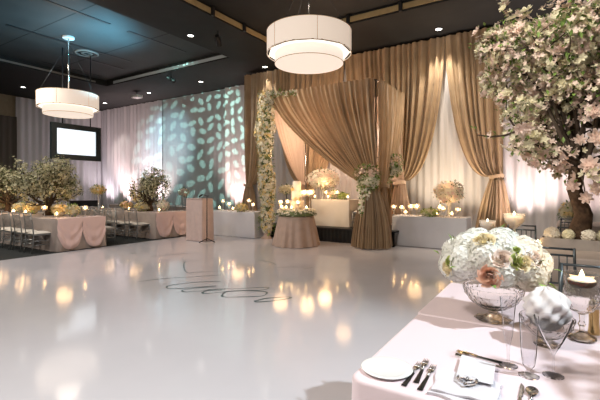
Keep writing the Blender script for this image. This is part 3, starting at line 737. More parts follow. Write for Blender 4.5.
# head-table dressing
zh = 1.131
posy((-5.62,10.05,zh), 'large airy white blossom arrangement on a clear vase on the head table', r=.46, h=.28, petal='petalwhite', pet2='petalpink', n=420, fs=.035, seed=51, vase='trumpet', vh=.42, leafm='leafdark', acc=.4)
posy((-5.25,10.0,zh), 'peach flower arrangement in the middle of the head table', r=.14, h=.11, petal='rosepale', pet2='petalyellow', n=80, seed=52, vh=.08)
posy((-4.95,10.0,zh), 'small green and cream flower arrangement at the right of the head table', r=.15, h=.09, petal='bud', pet2='petal', n=80, seed=53, vh=.04)
for i, x in enumerate([-5.82,-5.45,-5.38,-5.1,-4.78]):
    candle('g' if i in (1,3) else 'v', (x, 9.93, zh), 'lit candle on the head table, %s from the left' % ORD[i], 'candles on the head table', 1.15)
# candles & flowers on side tables (positions surveyed on the table's centre line)
zt_ = .751
def sidep(px, v): p = at_v(px, v); return p.x
for i, (px, kd, sc) in enumerate([(394,'g',1.2),(402,'t',1.2),(405.5,'v',1.2),(411,'g',1.35),(417,'t',1.35),(437,'v',1.2),(440,'g',1.3),(443,'t',1.2),(452,'v',1.2),(458,'g',1.1)]):
    v = 10.0 if i % 2 else 10.18; candle(kd if kd != 't' else 'g', (sidep(px, v), v, zt_), 'lit glass candle on the right side table, %s from the left' % ORD[i], 'candles on the right side table', sc)
posy((sidep(429,10.0),10.0,zt_), 'low green and cream flower arrangement in the middle of the right side table', r=.2, h=.09, petal='petal', pet2='bud', n=110, seed=55, vh=.05, acc=.5)
posy((sidep(449,10.25),10.25,zt_), 'tall bright white blossom arrangement on the right side table', r=.34, h=.26, petal='petalwhite', pet2='petalpink', n=330, fs=.034, seed=56, vase='trumpet', vh=.46, leafm='leafdark', acc=.4)
for i, (px, kd, sc) in enumerate([(219.5,'v',1.3),(223,'t',1.0),(229,'g',1.2),(233,'v',1.2),(249,'t',1.1),(253,'g',1.2)]):
    v = 9.15 if i % 2 else 9.3; candle(kd, (sidep(px, v), v, zt_), 'lit glass candle on the left side table, %s from the left' % ORD[i], 'candles on the left side table', sc)
posy((sidep(241,9.1),9.1,zt_), 'low cream and orange flower arrangement in the middle of the left side table', r=.17, h=.12, petal='petal', pet2='petalyellow', n=110, seed=57, vh=.05, acc=.5)

# flower column
t = thing('flower_column', (-7.00,9.20,0), 'tall column of white flowers and greenery climbing the left canopy post', 'floral arrangement')
k = MB(); k.lathe([(.17,0),(.17,.02),(.10,.06),(.07,.14),(.10,.22),(1e-6,.22)], seg=20); k.build('pedestal', 'dusty', t)
k = MB(); k.tube([(0,0,.2),(.02,0,1.2),(-.03,0,2.5),(.05,0,4.0)], [.08,.14,.14,.08], 10); k.build('core', 'leafdark', t)
rr = random.Random(5); k = MB(); kl = MB(); kp = MB()
for i in range(2100):
    z = rr.uniform(.2,4.1); cx_ = .05*sin(z*1.7)-.02; rad_ = (.15+.07*sin(z*2.3+1)**2+.05*(z > 3))*min(1,(z)/.9+.25)
    a = rr.uniform(0,6.28); d = Vector((cos(a),sin(a),rr.uniform(-.3,.5)))
    p = Vector((cx_,0,z))+d*rad_*rr.uniform(.8,1.2); flower(k if rr.random() < .75 else kp, p, d, .04*rr.uniform(.7,1.4), rr=rr)
for i in range(750):
    z = rr.uniform(.2,4.2); cx_ = .05*sin(z*1.7)-.02; a = rr.uniform(0,6.28); d = Vector((cos(a),sin(a),rr.uniform(-.5,.5))); leaf(kl, Vector((cx_,0,z))+d*.2, d+rnd(rr)*.4, Vector((0,0,1)), .10, .025)
for i in range(160):   # greenery running along the top rail
    x = rr.uniform(0,.95); p = Vector((.1+x,-.02,4.12-.06*x))+rnd(rr)*.08; d = rnd(rr)
    if rr.random() < .5: leaf(kl, p, d, Vector((0,0,1)), .09, .024)
    else: flower(k, p, d, .035, rr=rr)
for o in (k.build('flowers','petalwhite',t,smooth=False), kp.build('flowers','petalyellow',t,smooth=False), kl.build('leaves','leaf',t,smooth=False)): o['kind'] = 'stuff'
# flower stand beside the cake
t = posy((-6.75,9.85,.38), 'drooping cream flower arrangement on a dark slim stand between column and cake', r=.24, h=.14, petal='petal', pet2='petalwhite', n=160, fs=.03, seed=61, vase='none', vh=.95, leafm='leafdark')
k = MB(); k.lathe([(.12,0),(.12,.02),(.02,.04),(.018,.45),(.03,.47),(.018,.5),(.018,.85),(.08,.97),(1e-6,.97)], seg=14); k.build('stand', 'chairdark', t)

# flower clusters on the canopy ties
def tiecluster(loc, label, seed, sx, tail, n=260):
    rr = random.Random(seed); t = thing('floral_arrangement', loc, label, 'floral arrangement', 'flower clusters on the canopy ties')
    k = MB(); kl = MB(); kp = MB()
    k.ball((0,-.02,0), .08, 8, 6)
    floral_mass(k, kl, (0,-.03,0), sx*.8, .13, .17, n, .038, rr, nl=n//2)
    floral_mass(kp, kl, (-.02,-.05,.2), sx, .12, .2, n//4, .035, rr, nl=n//2)
    for i in range(n//2):
        z = -tail*rr.random(); w = sx*.6*(1+z/tail*.7); p = Vector((-.06+rr.uniform(-w,w)+.12*z, -.06+rr.uniform(-.08,.05), z)); d = Vector((rr.uniform(-.6,.6),-1,rr.uniform(-.5,.3)))
        if rr.random() < .5: flower(k, p, d, .035, rr=rr)
        else: leaf(kl, p, rnd(rr), Vector((0,-1,0)), .08, .02)
    for o in (k.build('flowers','petalwhite',t,smooth=False), kp.build('flowers','petalpink',t,smooth=False), kl.build('leaves','leaf',t,smooth=False)): o['kind'] = 'stuff'
tiecluster((-3.76,8.98,1.60), 'trailing cluster of white flowers and greenery tying the front canopy drape', 71, .33, .8, 420)
tiecluster((-3.62,10.15,1.93), 'blush and cream flower cluster on the rear right canopy tie', 72, .36, .4, 420)

# ================================================================= RIGHT-HAND GUEST TABLES
guest_table(-.80,4.4,4.85,6.35,'guest table behind the foreground table carrying the large blossom tree', m='greige', ov=False, seed=21, group='guest tables on the right')
guest_table(.05,4.4,9.1,10.3,'far right guest table before the bright white drapes', m='greige', ov=False, seed=22, group='guest tables on the right')
gch = 'chairs at the right guest tables'
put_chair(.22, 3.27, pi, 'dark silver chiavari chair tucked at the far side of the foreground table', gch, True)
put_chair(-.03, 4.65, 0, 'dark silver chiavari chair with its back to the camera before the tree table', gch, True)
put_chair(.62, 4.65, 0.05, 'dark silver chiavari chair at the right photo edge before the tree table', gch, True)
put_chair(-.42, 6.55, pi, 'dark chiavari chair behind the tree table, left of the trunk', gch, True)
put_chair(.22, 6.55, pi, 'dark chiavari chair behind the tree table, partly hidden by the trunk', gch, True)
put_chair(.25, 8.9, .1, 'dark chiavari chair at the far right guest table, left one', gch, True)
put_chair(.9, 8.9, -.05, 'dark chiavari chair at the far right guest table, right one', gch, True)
BT = Vector((.22,5.6,.751))
t = thing('planter', BT, 'low rectangular taupe planter box under the large blossom tree', 'planter', rz=-.05)
k = MB(); k.box((-.36,-.14,0),(.36,.14,.012)); 
for a, b in (((-.36,-.14,.012),(.36,-.125,.12)),((-.36,.125,.012),(.36,.14,.12)),((-.36,-.125,.012),(-.345,.125,.12)),((.345,-.125,.012),(.36,.125,.12))): k.box(a, b)
k.build('box', 'planter', t, smooth=False); box('soil', (-.345,-.125,.012), (.345,.125,.10), 'trunk', t)
tree((BT.x,BT.y,BT.z+.101), 'very large cream and blush blossom tree filling the upper right of the photo', h=2.9, rad=2.0, trunk=.085, nb=8200, nl=5200, fs=.038, seed=12, petal='petal', pet2='petalpink', leafm='leaf', th=.29, spread=.2, flat=1.5, big=.16, env=lambda p: (Vector((p.x,p.y,0)).length < .93+.16*sin(p.z*5+p.y*4+p.x*3)) and .60+.24*sin(p.x*6+p.y*5) < p.z < 3.3)
def floret(k, c, n, r, rr):
    a, b = frame_of(n); n = n.normalized(); o = rr.uniform(0,6.28)
    for i in range(4):
        th = o+pi/2*i; d = a*cos(th)+b*sin(th); s_ = a*-sin(th)+b*cos(th)
        k.add([c-n*r*.15, c+d*r*.5+s_*r*.5+n*r*.12, c+d*r*.95+s_*r*.35+n*r*.05, c+d*r*1.08, c+d*r*.95-s_*r*.35+n*r*.05, c+d*r*.5-s_*r*.5+n*r*.12], [(0,5,4,3),(0,3,2,1)])
kk_ = MB(); kt_ = MB(); r2 = random.Random(21); bt_ = [o for o in bpy.data.objects if o.get('label','').startswith('very large cream')][0]
for (px,py,v,r_) in ((590,165,5.15,.10),(597,138,5.1,.10),(573,186,5.25,.075),(586,198,5.3,.07),(598,188,5.2,.08),(560,170,5.3,.06),(595,112,5.1,.08),(580,140,5.1,.065)):
    q_ = at_v(px, v); d_ = q_.y/ray(px).y; c_ = Vector((q_.x, q_.y, H+(HZ-py)*d_/F))-bt_.location; n_ = Vector((-.1,-1,.25))+rnd(r2)*.3
    flower(kk_, c_, n_, r_, pet=7, cup=.3, rr=r2); flower(kk_, c_+n_.normalized()*r_*.06, n_, r_*.72, pet=6, cup=.6, rr=r2); flower(kk_, c_+n_.normalized()*r_*.1, n_, r_*.4, pet=5, cup=1., rr=r2)
    e_ = Vector((c_.x*.35, c_.y*.25+.02, max(.75, c_.z+.1))); kt_.tube([c_, (c_+e_)/2+Vector((0,0,.06)), e_], [.005,.007,.010], 5)
kt_.build('twigs', 'twig', bt_); kk_.build('large_blossoms', 'petalpink', bt_, smooth=False)
def hydr(k, c, r, n, fs, rr, core=True):
    if core: k.ball(c, r*.86, 14, 9)
    for i in range(n):
        z = 1-2*(i+.5)/n; a = i*2.39996; q = (1-z*z)**.5; d = Vector((q*cos(a), q*sin(a), z))
        floret(k, Vector(c)+d*r*rr.uniform(.93,1.03), d+rnd(rr)*.22, fs*rr.uniform(.85,1.15), rr)
rr = random.Random(3)
for i, (dx, dy, r, m_, w_) in enumerate([(-.25,-.03,.085,'hydcream','peach-tinted hydrangea head at the left end of the planter'),(-.08,-.07,.07,'petal','pale green hydrangea head left of the trunk in the planter'),(.09,-.07,.08,'hydcream','cream hydrangea head right of the trunk in the planter'),(.25,-.02,.08,'petal','cream hydrangea head at the right end of the planter')]):
    k = MB(); hydr(k, (0,0,.045), r, 90, .019, rr); k.tube([(0,0,.0),(0,0,.05)], .006, 5)
    o = k.build('hydrangea', m_, smooth=False, loc=(BT.x+dx, BT.y+dy, BT.z+.11)); tag(o, w_, 'flower', 'hydrangeas in the planter')
def lowbowl_candle(loc, label, s=1):
    t = thing('footed_candle', loc, label, 'candle', 'large footed candle glasses on the tree table'); t.scale = (s,)*3
    k = MB(); k.lathe([(.05,0),(.05,.008),(.012,.02),(.010,.12),(.03,.14),(.07,.18),(.078,.24),(.074,.24),(.066,.185),(.02,.15),(1e-6,.148)], seg=24); k.build('glass_holder', 'smoke', t)
    k = MB(); k.lathe([(.045,.17),(.062,.20),(.058,.225),(1e-6,.222)], seg=20); k.build('wax', 'wax', t)
    k = MB(); teardrop(k, (0,0,.226), .009, .035); k.build('flame', 'flamenear', t)
p = at_v(492,5.45); lowbowl_candle((-.70,5.4,.751), 'footed glass candle left of the brighter tall one, above the hydrangeas', 1.25)
p = at_v(516,5.6); lowbowl_candle((-.42,5.55,.751), 'taller bright footed glass candle beside the planter on the tree table', 1.6)
for i, (x, y) in enumerate(((-.27,5.42),(-.17,5.43))):
    candle('v', (x,y,.751), '%s small lit votive candle before the planter on the tree table' % ('left','right')[i], 'votives before the planter', .95)
posy((-.2,9.5,.751), 'pale cream flower arrangement on the far right guest table', r=.2, h=.16, petal='petal', pet2='petalyellow', n=130, seed=66, vh=.15) if False else None
posy((.28,9.35,.751), 'pale cream flower arrangement on the far right guest table', r=.2, h=.18, petal='petal', pet2='petalyellow', n=130, seed=66, vh=.15)

# ================================================================= FOREGROUND TABLE
HT = .75
t = thing('banquet_table', (1.9,1.815,0), 'pale blush satin covered foreground table holding the place setting', 'table', 'foreground tables')
t2w = 5.1
cloth(t2w,.93,HT,.05,.02,.004,.5, parent=t, m='blush', seed=31, round_=.02)
t = thing('banquet_table', (1.9,2.655,0), 'pale blush satin table pushed against the far side of the foreground table', 'table', 'foreground tables')
cloth(t2w,.86,HT+.006,.03,.012,.003,.5, parent=t, m='blush', seed=32, round_=.012)
ZF = HT+.0005; ZF2 = HT+.0065
# side plate
t = MB(); t.lathe([(1e-6,.006),(.062,.006),(.068,.008),(.096,.015),(.098,.017),(.095,.0185),(.066,.0115),(.060,.0095),(1e-6,.0095)], seg=56)
t.v = [(x,y,z-.006) for x,y,z in t.v]
o = t.build('side_plate', 'plate', loc=(-.545,1.475,ZF+.0)); tag(o, 'round white side plate at the left corner of the foreground table', 'plate')
# forks
def fork(a, b, label, hm='handle', bm='chrome', group='dinner forks', L=None, knife=False, spoon=False):
    a = Vector((*a,0)); b = Vector((*b,0)); L = (b-a).length; ang = math.atan2((b-a).y, (b-a).x)
    nm = 'knife' if knife else 'spoon' if spoon else 'fork'
    t = thing(nm, (a.x,a.y,ZF), label, nm, group, rz=ang)
    k = MB()
    nn = 12
    def H_(i, j):
        s = i/(nn-1); w = .010*(1-.45*s); y = (j-1.5)/1.5*w if j in (0,3) else (j-1.5)*w*.9
        return (s*L*.56, y, .0025+(.0055 if j in (1,2) else 0)-.002*s)
    k.grid(H_, nn, 4); k.add([H_(0,j) for j in range(4)], [(0,1,2,3)])
    k.build('handle', hm, t)
    k = MB()
    if knife: 
        k.add([(L*.54,-.004,.002),(L*.6,-.008,.002),(L*.92,-.008,.002),(L,.004,.002),(L*.54,.004,.002),(L*.54,-.004,.005),(L*.6,-.006,.004),(L*.92,-.006,.003),(L,.004,.0035),(L*.54,.004,.006)], [(4,3,2,1,0),(5,6,7,8,9)]+[(i,(i+1)%5,(i+1)%5+5,i+5) for i in range(5)])
        k.build('blade', bm, t, smooth=False)
    elif spoon:
        k.tube([(L*.54,0,.005),(L*.8,0,.008)], [.004,.003], 6)
        k.grid(lambda i, j: (L*.88+.034*cos(pi*2*i/20)*(j/4), .02*sin(pi*2*i/20)*(j/4), .003+.006*(j/4)**2), 20, 5, closed=True); k.build('bowl', bm, t)
    else:
        k.tube([(L*.54,0,.005),(L*.7,0,.007)], [.0045,.004], 6)
        k.grid(lambda i, j: (L*(.68+.12*i/5), (j-2)/2*(.004+.009*min(1,i/2.5)), .007+.002*sin(pi*i/5)-.002*(j-2)**2/4), 6, 5)
        for q in range(4):
            y = (q-1.5)*.0062; k.tube([(L*.79,y,.0065),(L*.9,y,.0035),(L,y,.007)], [.0022,.002,.0011], 5)
        k.build('tines', bm, t)
    return t
fork((-.450,1.385),(-.4515,1.600), 'black-handled silver fork nearest the side plate')
fork((-.420,1.430),(-.4376,1.645), 'black-handled silver fork in the middle of the three, set farther up')
fork((-.3935,1.385),(-.400,1.605), 'black-handled silver fork nearest the napkin')
fork((-.175,1.775),(-.352,1.800), 'gold-tined dessert fork lying crosswise above the menu card', bm='gold', group='dessert cutlery')
fork((-.350,1.765),(-.165,1.735), 'dessert knife lying crosswise above the menu card', group='dessert cutlery', knife=True, hm='chrome')
fork((-.098,1.38),(-.098,1.63), 'silver knife right of the napkin, left of the spoon', group='right-hand cutlery', knife=True, hm='chrome')
fork((-.066,1.40),(-.066,1.60), 'silver spoon right of the napkin', group='right-hand cutlery', spoon=True, hm='chrome')
# napkin and menu card
def slab(k, P, nu, nv, th):
    top = [[Vector(P(i, j)) for i in range(nu)] for j in range(nv)]
    k.grid(lambda i, j: top[j][i], nu, nv); k.grid(lambda i, j: top[j][nu-1-i]-Vector((0,0,th)), nu, nv)
    rim = [top[0][i] for i in range(nu)]+[top[j][nu-1] for j in range(1,nv)]+[top[nv-1][i] for i in range(nu-2,-1,-1)]+[top[j][0] for j in range(nv-2,-1,-1)]
    k.add([p for q in rim for p in (q, q-Vector((0,0,th)))], [(2*i,2*i+1,2*i+3,2*i+2) for i in range(len(rim)-1)])
k = MB()
slab(k, lambda i, j: (-.365+.215*i/10+.01*sin(j*.7), 1.372+.20*j/8+.008*sin(i), ZF+.010+.002*sin(i*.9)*sin(j*1.1)), 11, 9, .009)
slab(k, lambda i, j: (-.355+.20*i/10, 1.385+.10*j/6+.02*i/10, ZF+.017+.0025*sin(i*1.3+j)), 11, 7, .006)
tag(k.build('napkin', 'napkin'), 'folded white satin napkin under the menu card', 'napkin')
k = MB(); q = [(-.319,1.727),(-.192,1.700),(-.180,1.520),(-.300,1.515)]
k.add([(x,y,ZF+.0205+( .0 )) for x,y in q]+[(x,y,ZF+.022) for x,y in q], [(0,1,2,3),(7,6,5,4)]+[(i,(i+1)%4,(i+1)%4+4,i+4) for i in range(4)])
tag(k.build('menu_card', 'card', smooth=False), 'white menu card lying on the napkin', 'menu card')
k = MB(); pts = []
for i in range(41):
    a = 2*pi*i/40; x = 16*sin(a)**3; y = 13*cos(a)-5*cos(2*a)-2*cos(3*a)-cos(4*a); pts.append((-.258+x*.0019, 1.487+y*.0019, ZF+.031))
k.tube(pts, .0055, 8, caps=False); tag(k.build('heart_ornament', M['crystal']), 'clear heart-shaped favour on the menu card', 'ornament')

# glasses
def glass(loc, prof, label, name='wine_glass', cat='glass', m='glass', group='glasses of the place setting', seg=36, f=None):
    if f:
        pp = []
        for (a0, b0) in zip(prof[:-1], prof[1:]):
            m_ = max(1, int(abs(b0[1]-a0[1])/.006))
            for j in range(m_): pp.append((a0[0]+(b0[0]-a0[0])*j/m_, a0[1]+(b0[1]-a0[1])*j/m_))
        prof = pp+[prof[-1]]
    k = MB(); k.lathe(prof, seg=seg, f=f); k.f = [x for x in k.f if len(x) < 10]
    o = k.build(name, m, loc=loc, sharp=28); return tag(o, label, cat, group)
flute = [(1e-6,.0),(.034,.0),(.034,.002),(.008,.006),(.005,.015),(.0045,.05),(.006,.075),(.016,.12),(.022,.19),(.030,.268),(.0285,.268),(.0205,.19),(.0145,.12),(.005,.082),(1e-6,.08)]
gob = [(1e-6,0),(.035,0),(.035,.002),(.008,.008),(.006,.02),(.02,.04),(.026,.08),(.029,.15),(.033,.225),(.0315,.225),(.0275,.15),(.0245,.08),(.018,.045),(1e-6,.035)]
coupe = [(1e-6,0),(.035,0),(.035,.002),(.006,.008),(.0045,.02),(.0045,.075),(.010,.09),(.032,.13),(.055,.18),(.064,.215),(.0625,.215),(.0535,.182),(.0305,.133),(.008,.095),(1e-6,.09)]
glass((-.155,1.77,ZF), flute, 'tall slim champagne flute, leftmost of the three glasses', 'champagne_flute', 'glass')
glass((-.082,1.715,ZF), gob, 'tall straight water goblet between the flute and the wide glass', 'water_goblet', 'glass')
glass((-.005,1.765,ZF), coupe, 'wide-mouthed stemmed cocktail glass, rightmost of the three glasses', 'cocktail_glass', 'glass')
# crystal bowl with tulle
cut = lambda a, z: 1+.05*abs(sin(a*10+z*70))*abs(sin(a*10-z*70))
glass((-.03,2.10,ZF), [(1e-6,0),(.05,0),(.05,.006),(.015,.012),(.02,.025),(.06,.045),(.095,.085),(.106,.125),(.103,.125),(.09,.088),(.055,.05),(1e-6,.035)], 'cut glass bowl holding white tulle behind the three glasses', 'glass_bowl', 'bowl', 'crystal', None, 72, cut)
rr = random.Random(9); k = MB()
def TU(i, j):
    a = 2*pi*i/48; b = pi*j/24; r = .088*(1+.10*sin(a*5+j*.8)+.08*sin(a*9-j*1.3)+.05*sin(b*7))
    z = -cos(b)*.095*(1+.08*sin(a*4+b*3)); rr_ = r*sin(b)*(1 if z > -.02 else .8+.2*(1+z/.095))
    return (rr_*cos(a), rr_*sin(a), z)
k.grid(TU, 48, 25, closed=True); tag(k.build('tulle_favor', 'tulle', loc=(-.03,2.10,ZF+.157)), 'puff of white tulle sitting in the cut glass bowl', 'fabric')
# candle goblet
glass((.105,2.26,ZF2), [(1e-6,0),(.055,0),(.055,.006),(.03,.014),(.010,.03),(.009,.05),(.016,.065),(.009,.08),(.012,.11),(.045,.13),(.066,.165),(.070,.21),(.064,.245),(.074,.30),(.0715,.30),(.0615,.245),(.067,.21),(.063,.168),(.04,.136),(1e-6,.122)], 'large cut crystal footed goblet holding a floating candle at the right', 'crystal_goblet', 'candle holder', 'crystal', None, 72, lambda a, z: 1+(.05*abs(sin(a*9+z*60))*abs(sin(a*9-z*60)) if .12 < z < .24 else (.03*abs(sin(a*4)) if z > .29 else (.05*abs(sin(a*8)) if z < .03 else 0))))
t = thing('floating_candle', (.105,2.26,ZF2+.238), 'lit round ivory candle floating in the crystal goblet', 'candle')
k = MB(); k.lathe([(1e-6,0),(.040,.0),(.054,.012),(.057,.03),(.050,.036),(1e-6,.034)], seg=32); k.build('wax', 'wax', t, sharp=35)
k = MB(); k.tube([(0,0,.033),(.002,0,.044)], .001, 5); k.build('wick', 'wick', t)
k = MB(); teardrop(k, (0,0,.036), .011, .045); k.build('flame', 'flamenear', t)
# gold shaker
t = thing('shaker', (.157,2.353,ZF2), 'small gold cylinder at the right photo edge beside the crystal goblet', 'shaker')
k = MB(); k.lathe([(1e-6,0),(.024,0),(.025,.01),(.021,.05),(.022,.12),(1e-6,.12)], seg=24); k.build('body', 'gold', t, sharp=40)
k = MB(); k.lathe([(.022,.12),(.024,.125),(.022,.15),(.010,.165),(1e-6,.167)], seg=24); k.build('cap', 'chrome', t, sharp=40)

# flower bowl
FB = Vector((-.275,2.33,ZF2))
glass(FB, [(1e-6,.0),(.085,.0),(.09,.006),(.05,.018),(.025,.03),(.022,.048),(.06,.062),(.105,.092),(.135,.135),(.145,.175),(.141,.175),(.130,.138),(.10,.098),(.055,.07),(1e-6,.055)], 'cut crystal pedestal bowl carrying the large hydrangea arrangement', 'pedestal_bowl', 'bowl', M['crystal'], None, 96, lambda a, z: 1+(.06*abs(sin(a*12+z*60))*abs(sin(a*12-z*60)) if z > .06 else .04*sin(a*8)))
t = thing('hydrangea_arrangement', FB+Vector((0,0,.14)), 'large domed arrangement of white hydrangeas and roses on the foreground table', 'floral arrangement')
rr = random.Random(14)
heads = []
C0 = Vector((0,0,.155))
dirs = []
nH = 20
for i in range(nH):
    z = 1-1.30*(i+.5)/nH; a = i*2.39996+.4; q = (1-z*z)**.5 if abs(z) < 1 else 0; dirs.append(Vector((q*cos(a), q*sin(a), z)))
for i, d in enumerate(dirs):
    c = C0+Vector((d.x*.185, d.y*.165, d.z*.105)); k = MB(); hydr(k, c, .088, 150, .0165, rr)
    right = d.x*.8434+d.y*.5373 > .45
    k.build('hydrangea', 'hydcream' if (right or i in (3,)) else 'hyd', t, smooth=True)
def rose(k, c, n, r, rr, layers=4):
    a, b = frame_of(n); n = n.normalized()
    for L_ in range(layers+1):
        f_ = L_/layers; R_ = r*(.14+.86*f_); cnt = 2+L_; 
        for p_ in range(cnt):
            th0 = 2*pi*p_/cnt+L_*.9+rr.uniform(-.15,.15); sp = 2*pi/cnt*1.35; jr = rr.uniform(.86,1.1); jh = rr.uniform(-.12,.10)*r
            def P(i, j):
                th = th0+sp*(i/8-.5); t_ = j/6; ed = abs(i/4-1)
                rad_ = R_*jr*(.35+.65*sin(t_*pi*.5))*(1-.18*(i-4)/4)*(1+.16*f_*max(0,t_-.6)/.4)+.0012*(i % 2)
                top_ = r*(.80-.42*f_)*(1-.22*ed**2.5)
                h_ = -r*.5+(top_+r*.5)*t_-r*.20*f_*max(0,t_-.75)/.25
                return c+(a*cos(th)+b*sin(th))*rad_+n*(h_+jh*t_)
            k.grid(P, 9, 7)
def on_dome(px, py, push=1.0):
    """point of the dome's surface seen at a photo position"""
    q = ray(px); dz = (HZ-py)/F; o_ = Vector((0,0,H)); c = FB+Vector((0,0,.14))+C0
    ax = Vector((.262,.242,.185)); D = Vector((q.x,q.y,dz)); oc = o_-c
    A = sum((D[i]/ax[i])**2 for i in range(3)); B = sum(D[i]*oc[i]/ax[i]**2 for i in range(3)); Cc = sum((oc[i]/ax[i])**2 for i in range(3))-1
    disc = B*B-A*Cc
    tt = (-B-disc**.5)/A if disc > 0 else -B/A
    p = o_+D*tt-FB-Vector((0,0,.14)); n = Vector(((p-C0).x/ax[0]**2,(p-C0).y/ax[1]**2,(p-C0).z/ax[2]**2)).normalized()
    return p, n
for (px,py,r,m_,nm) in ((489,276,.046,'rose','rose'),(502,259,.040,'rosepale','rose'),(484,240,.045,'rosecream','rose'),(524,263,.036,'rosecream','rose'),(447,268,.034,'rosecream','rose'),(533,258,.038,'rosepale','rose'),(516,262,.028,'bud','rosebud'),(449,262,.024,'bud','rosebud'),(517,250,.016,'bud','rosebud')):
    p, n = on_dome(px, py); k = MB(); rose(k, p-n*r*.05, n, r, rr, 5 if r > .04 else 4); k.build(nm, m_, t)
k = MB()
for i in range(34):
    d = dirs[rr.randrange(nH)]; c = C0+Vector((d.x*.25, d.y*.23, d.z*.15+rr.uniform(-.05,.02))); leaf(k, c+rnd(rr)*.05, d+rnd(rr)*.6, Vector((0,0,1)), .045, .013)
for px, py in ((543,285),(540,289),(546,282),(538,283)):
    p, n = on_dome(px, py); leaf(k, p, n+Vector((.3,.1,-.3)), Vector((0,0,1)), .06, .018)
o = k.build('leaves', 'leaf', t, smooth=False); o['kind'] = 'stuff'

# blossom tree added on the right part of the foreground table (outside the frame; it shades the cloth)
tree((1.52,1.90,.757), 'unseen blossom tree added to shade the right part of the foreground table', h=1.9, rad=.95, trunk=.06, nb=900, nl=500, fs=.045, seed=15, petal='petal', leafm='leaf', th=.45)

# ================================================================= LIGHT
def light(kind, name, loc, energy, col, target=None, size=.1, spot=60, blend=.5):
    l = bpy.data.lights.new(name, kind); l.energy = energy; l.color = col
    if name == 'candle_glow': size = max(size, .18); energy *= .8; l.energy = energy
    o = bpy.data.objects.new(name, l); COL.objects.link(o); o.location = loc
    if kind == 'AREA': l.shape = 'DISK'; l.size = size
    else: l.shadow_soft_size = size
    if kind == 'SPOT': l.spot_size = math.radians(spot); l.spot_blend = blend
    if target is not None: o.rotation_euler = (Vector(target)-Vector(loc)).to_track_quat('-Z','Y').to_euler()
    return o
WARM = (1,.78,.55); PEACH = (1,.72,.55); PINK = (1,.72,.70); COOL = (.85,.9,1)
# chandeliers in view, then fill lamps added overhead where no fixture is seen
for c, e in ((CH1,150),(CH2,130)):
    light('POINT', 'chandelier_lamp', (c.x,c.y,c.z+1.0), e*.18, (1,.84,.70), size=.3)
for (x,y) in ((-4.0,-.5),(-12.5,-.5)):
    light('AREA', 'fill_lamp', (x,y,5.3), 120 if x > -9 else 230, (1,.90,.80), target=(x,y,0), size=1.6)
light('AREA', 'fill_lamp', (-8.1,3.0,5.7), 90, (.95,.93,1), target=(-8.1,3,0), size=1.2)
light('AREA', 'fill_lamp', (-2.2,-1.5,5.6), 230, (1,.90,.80), target=(-1.5,1.5,.8), size=1.0)
light('AREA', 'fill_lamp', (-12.4,4.2,5.7), 170, (1,.88,.74), target=(-12,5.5,.8), size=1.2)
# downlights
for i, p in enumerate(DLP):
    light('SPOT', 'downlight_beam', (p.x,p.y,ZS-.05), (60,60,130,90,300,60,150,160)[i], (1,.9,.78) if i not in (1,2) else (.85,.95,1), target=(p.x,p.y+(.25 if p.y > 9 else 0),0), size=.06, spot=70)
# gobo
gp = Vector((-9.5,6.8,5.6)); gt = at_v(203,12.8,3.1)
g = light('SPOT', 'gobo_projector', gp, 2300, (.50,1,.88), target=gt, size=.0, spot=56, blend=.5)
l = g.data; l.use_nodes = True; nt = l.node_tree; em = nt.nodes['Emission']
tc = nt.nodes.new('ShaderNodeTexCoord'); sx = nt.nodes.new('ShaderNodeSeparateXYZ'); nt.links.new(tc.outputs['Normal'], sx.inputs[0])
def mth(op, a, b=None):
    n = nt.nodes.new('ShaderNodeMath'); n.operation = op
    for i, q in enumerate((a, b)):
        if q is None: continue
        if isinstance(q, (int,float)): n.inputs[i].default_value = q
        else: nt.links.new(q, n.inputs[i])
    return n.outputs[0]
X = mth('DIVIDE', sx.outputs[0], sx.outputs[2]); Y = mth('DIVIDE', sx.outputs[1], sx.outputs[2])
cb = nt.nodes.new('ShaderNodeCombineXYZ'); nt.links.new(X, cb.inputs[0]); nt.links.new(Y, cb.inputs[1])
SC = 15.
vm = nt.nodes.new('ShaderNodeVectorMath'); vm.operation = 'SCALE'; vm.inputs['Scale'].default_value = SC; nt.links.new(cb.outputs[0], vm.inputs[0])
vo = nt.nodes.new('ShaderNodeTexVoronoi'); vo.voronoi_dimensions = '2D'; vo.inputs['Scale'].default_value = 1; vo.inputs['Randomness'].default_value = .35
nt.links.new(vm.outputs[0], vo.inputs['Vector'])
sb = nt.nodes.new('ShaderNodeVectorMath'); sb.operation = 'SUBTRACT'; nt.links.new(vm.outputs[0], sb.inputs[0]); nt.links.new(vo.outputs['Position'], sb.inputs[1])
sc_ = nt.nodes.new('ShaderNodeSeparateColor'); nt.links.new(vo.outputs['Color'], sc_.inputs[0]); ang = mth('MULTIPLY', sc_.outputs[0], 6.283)
ro = nt.nodes.new('ShaderNodeVectorRotate'); ro.rotation_type = 'Z_AXIS'; nt.links.new(sb.outputs[0], ro.inputs['Vector']); nt.links.new(ang, ro.inputs['Angle'])
s2 = nt.nodes.new('ShaderNodeSeparateXYZ'); nt.links.new(ro.outputs[0], s2.inputs[0])
ex = mth('MULTIPLY', s2.outputs[0], 1/.44); ey = mth('MULTIPLY', s2.outputs[1], 1/.24)
rr_ = mth('ADD', mth('MULTIPLY', ex, ex), mth('MULTIPLY', ey, ey))
mr = nt.nodes.new('ShaderNodeMapRange'); mr.inputs['From Min'].default_value = 1.15; mr.inputs['From Max'].default_value = .85; mr.inputs['To Min'].default_value = .07; mr.inputs['To Max'].default_value = 1; nt.links.new(rr_, mr.inputs['Value'])
nt.links.new(mr.outputs[0], em.inputs['Strength'])
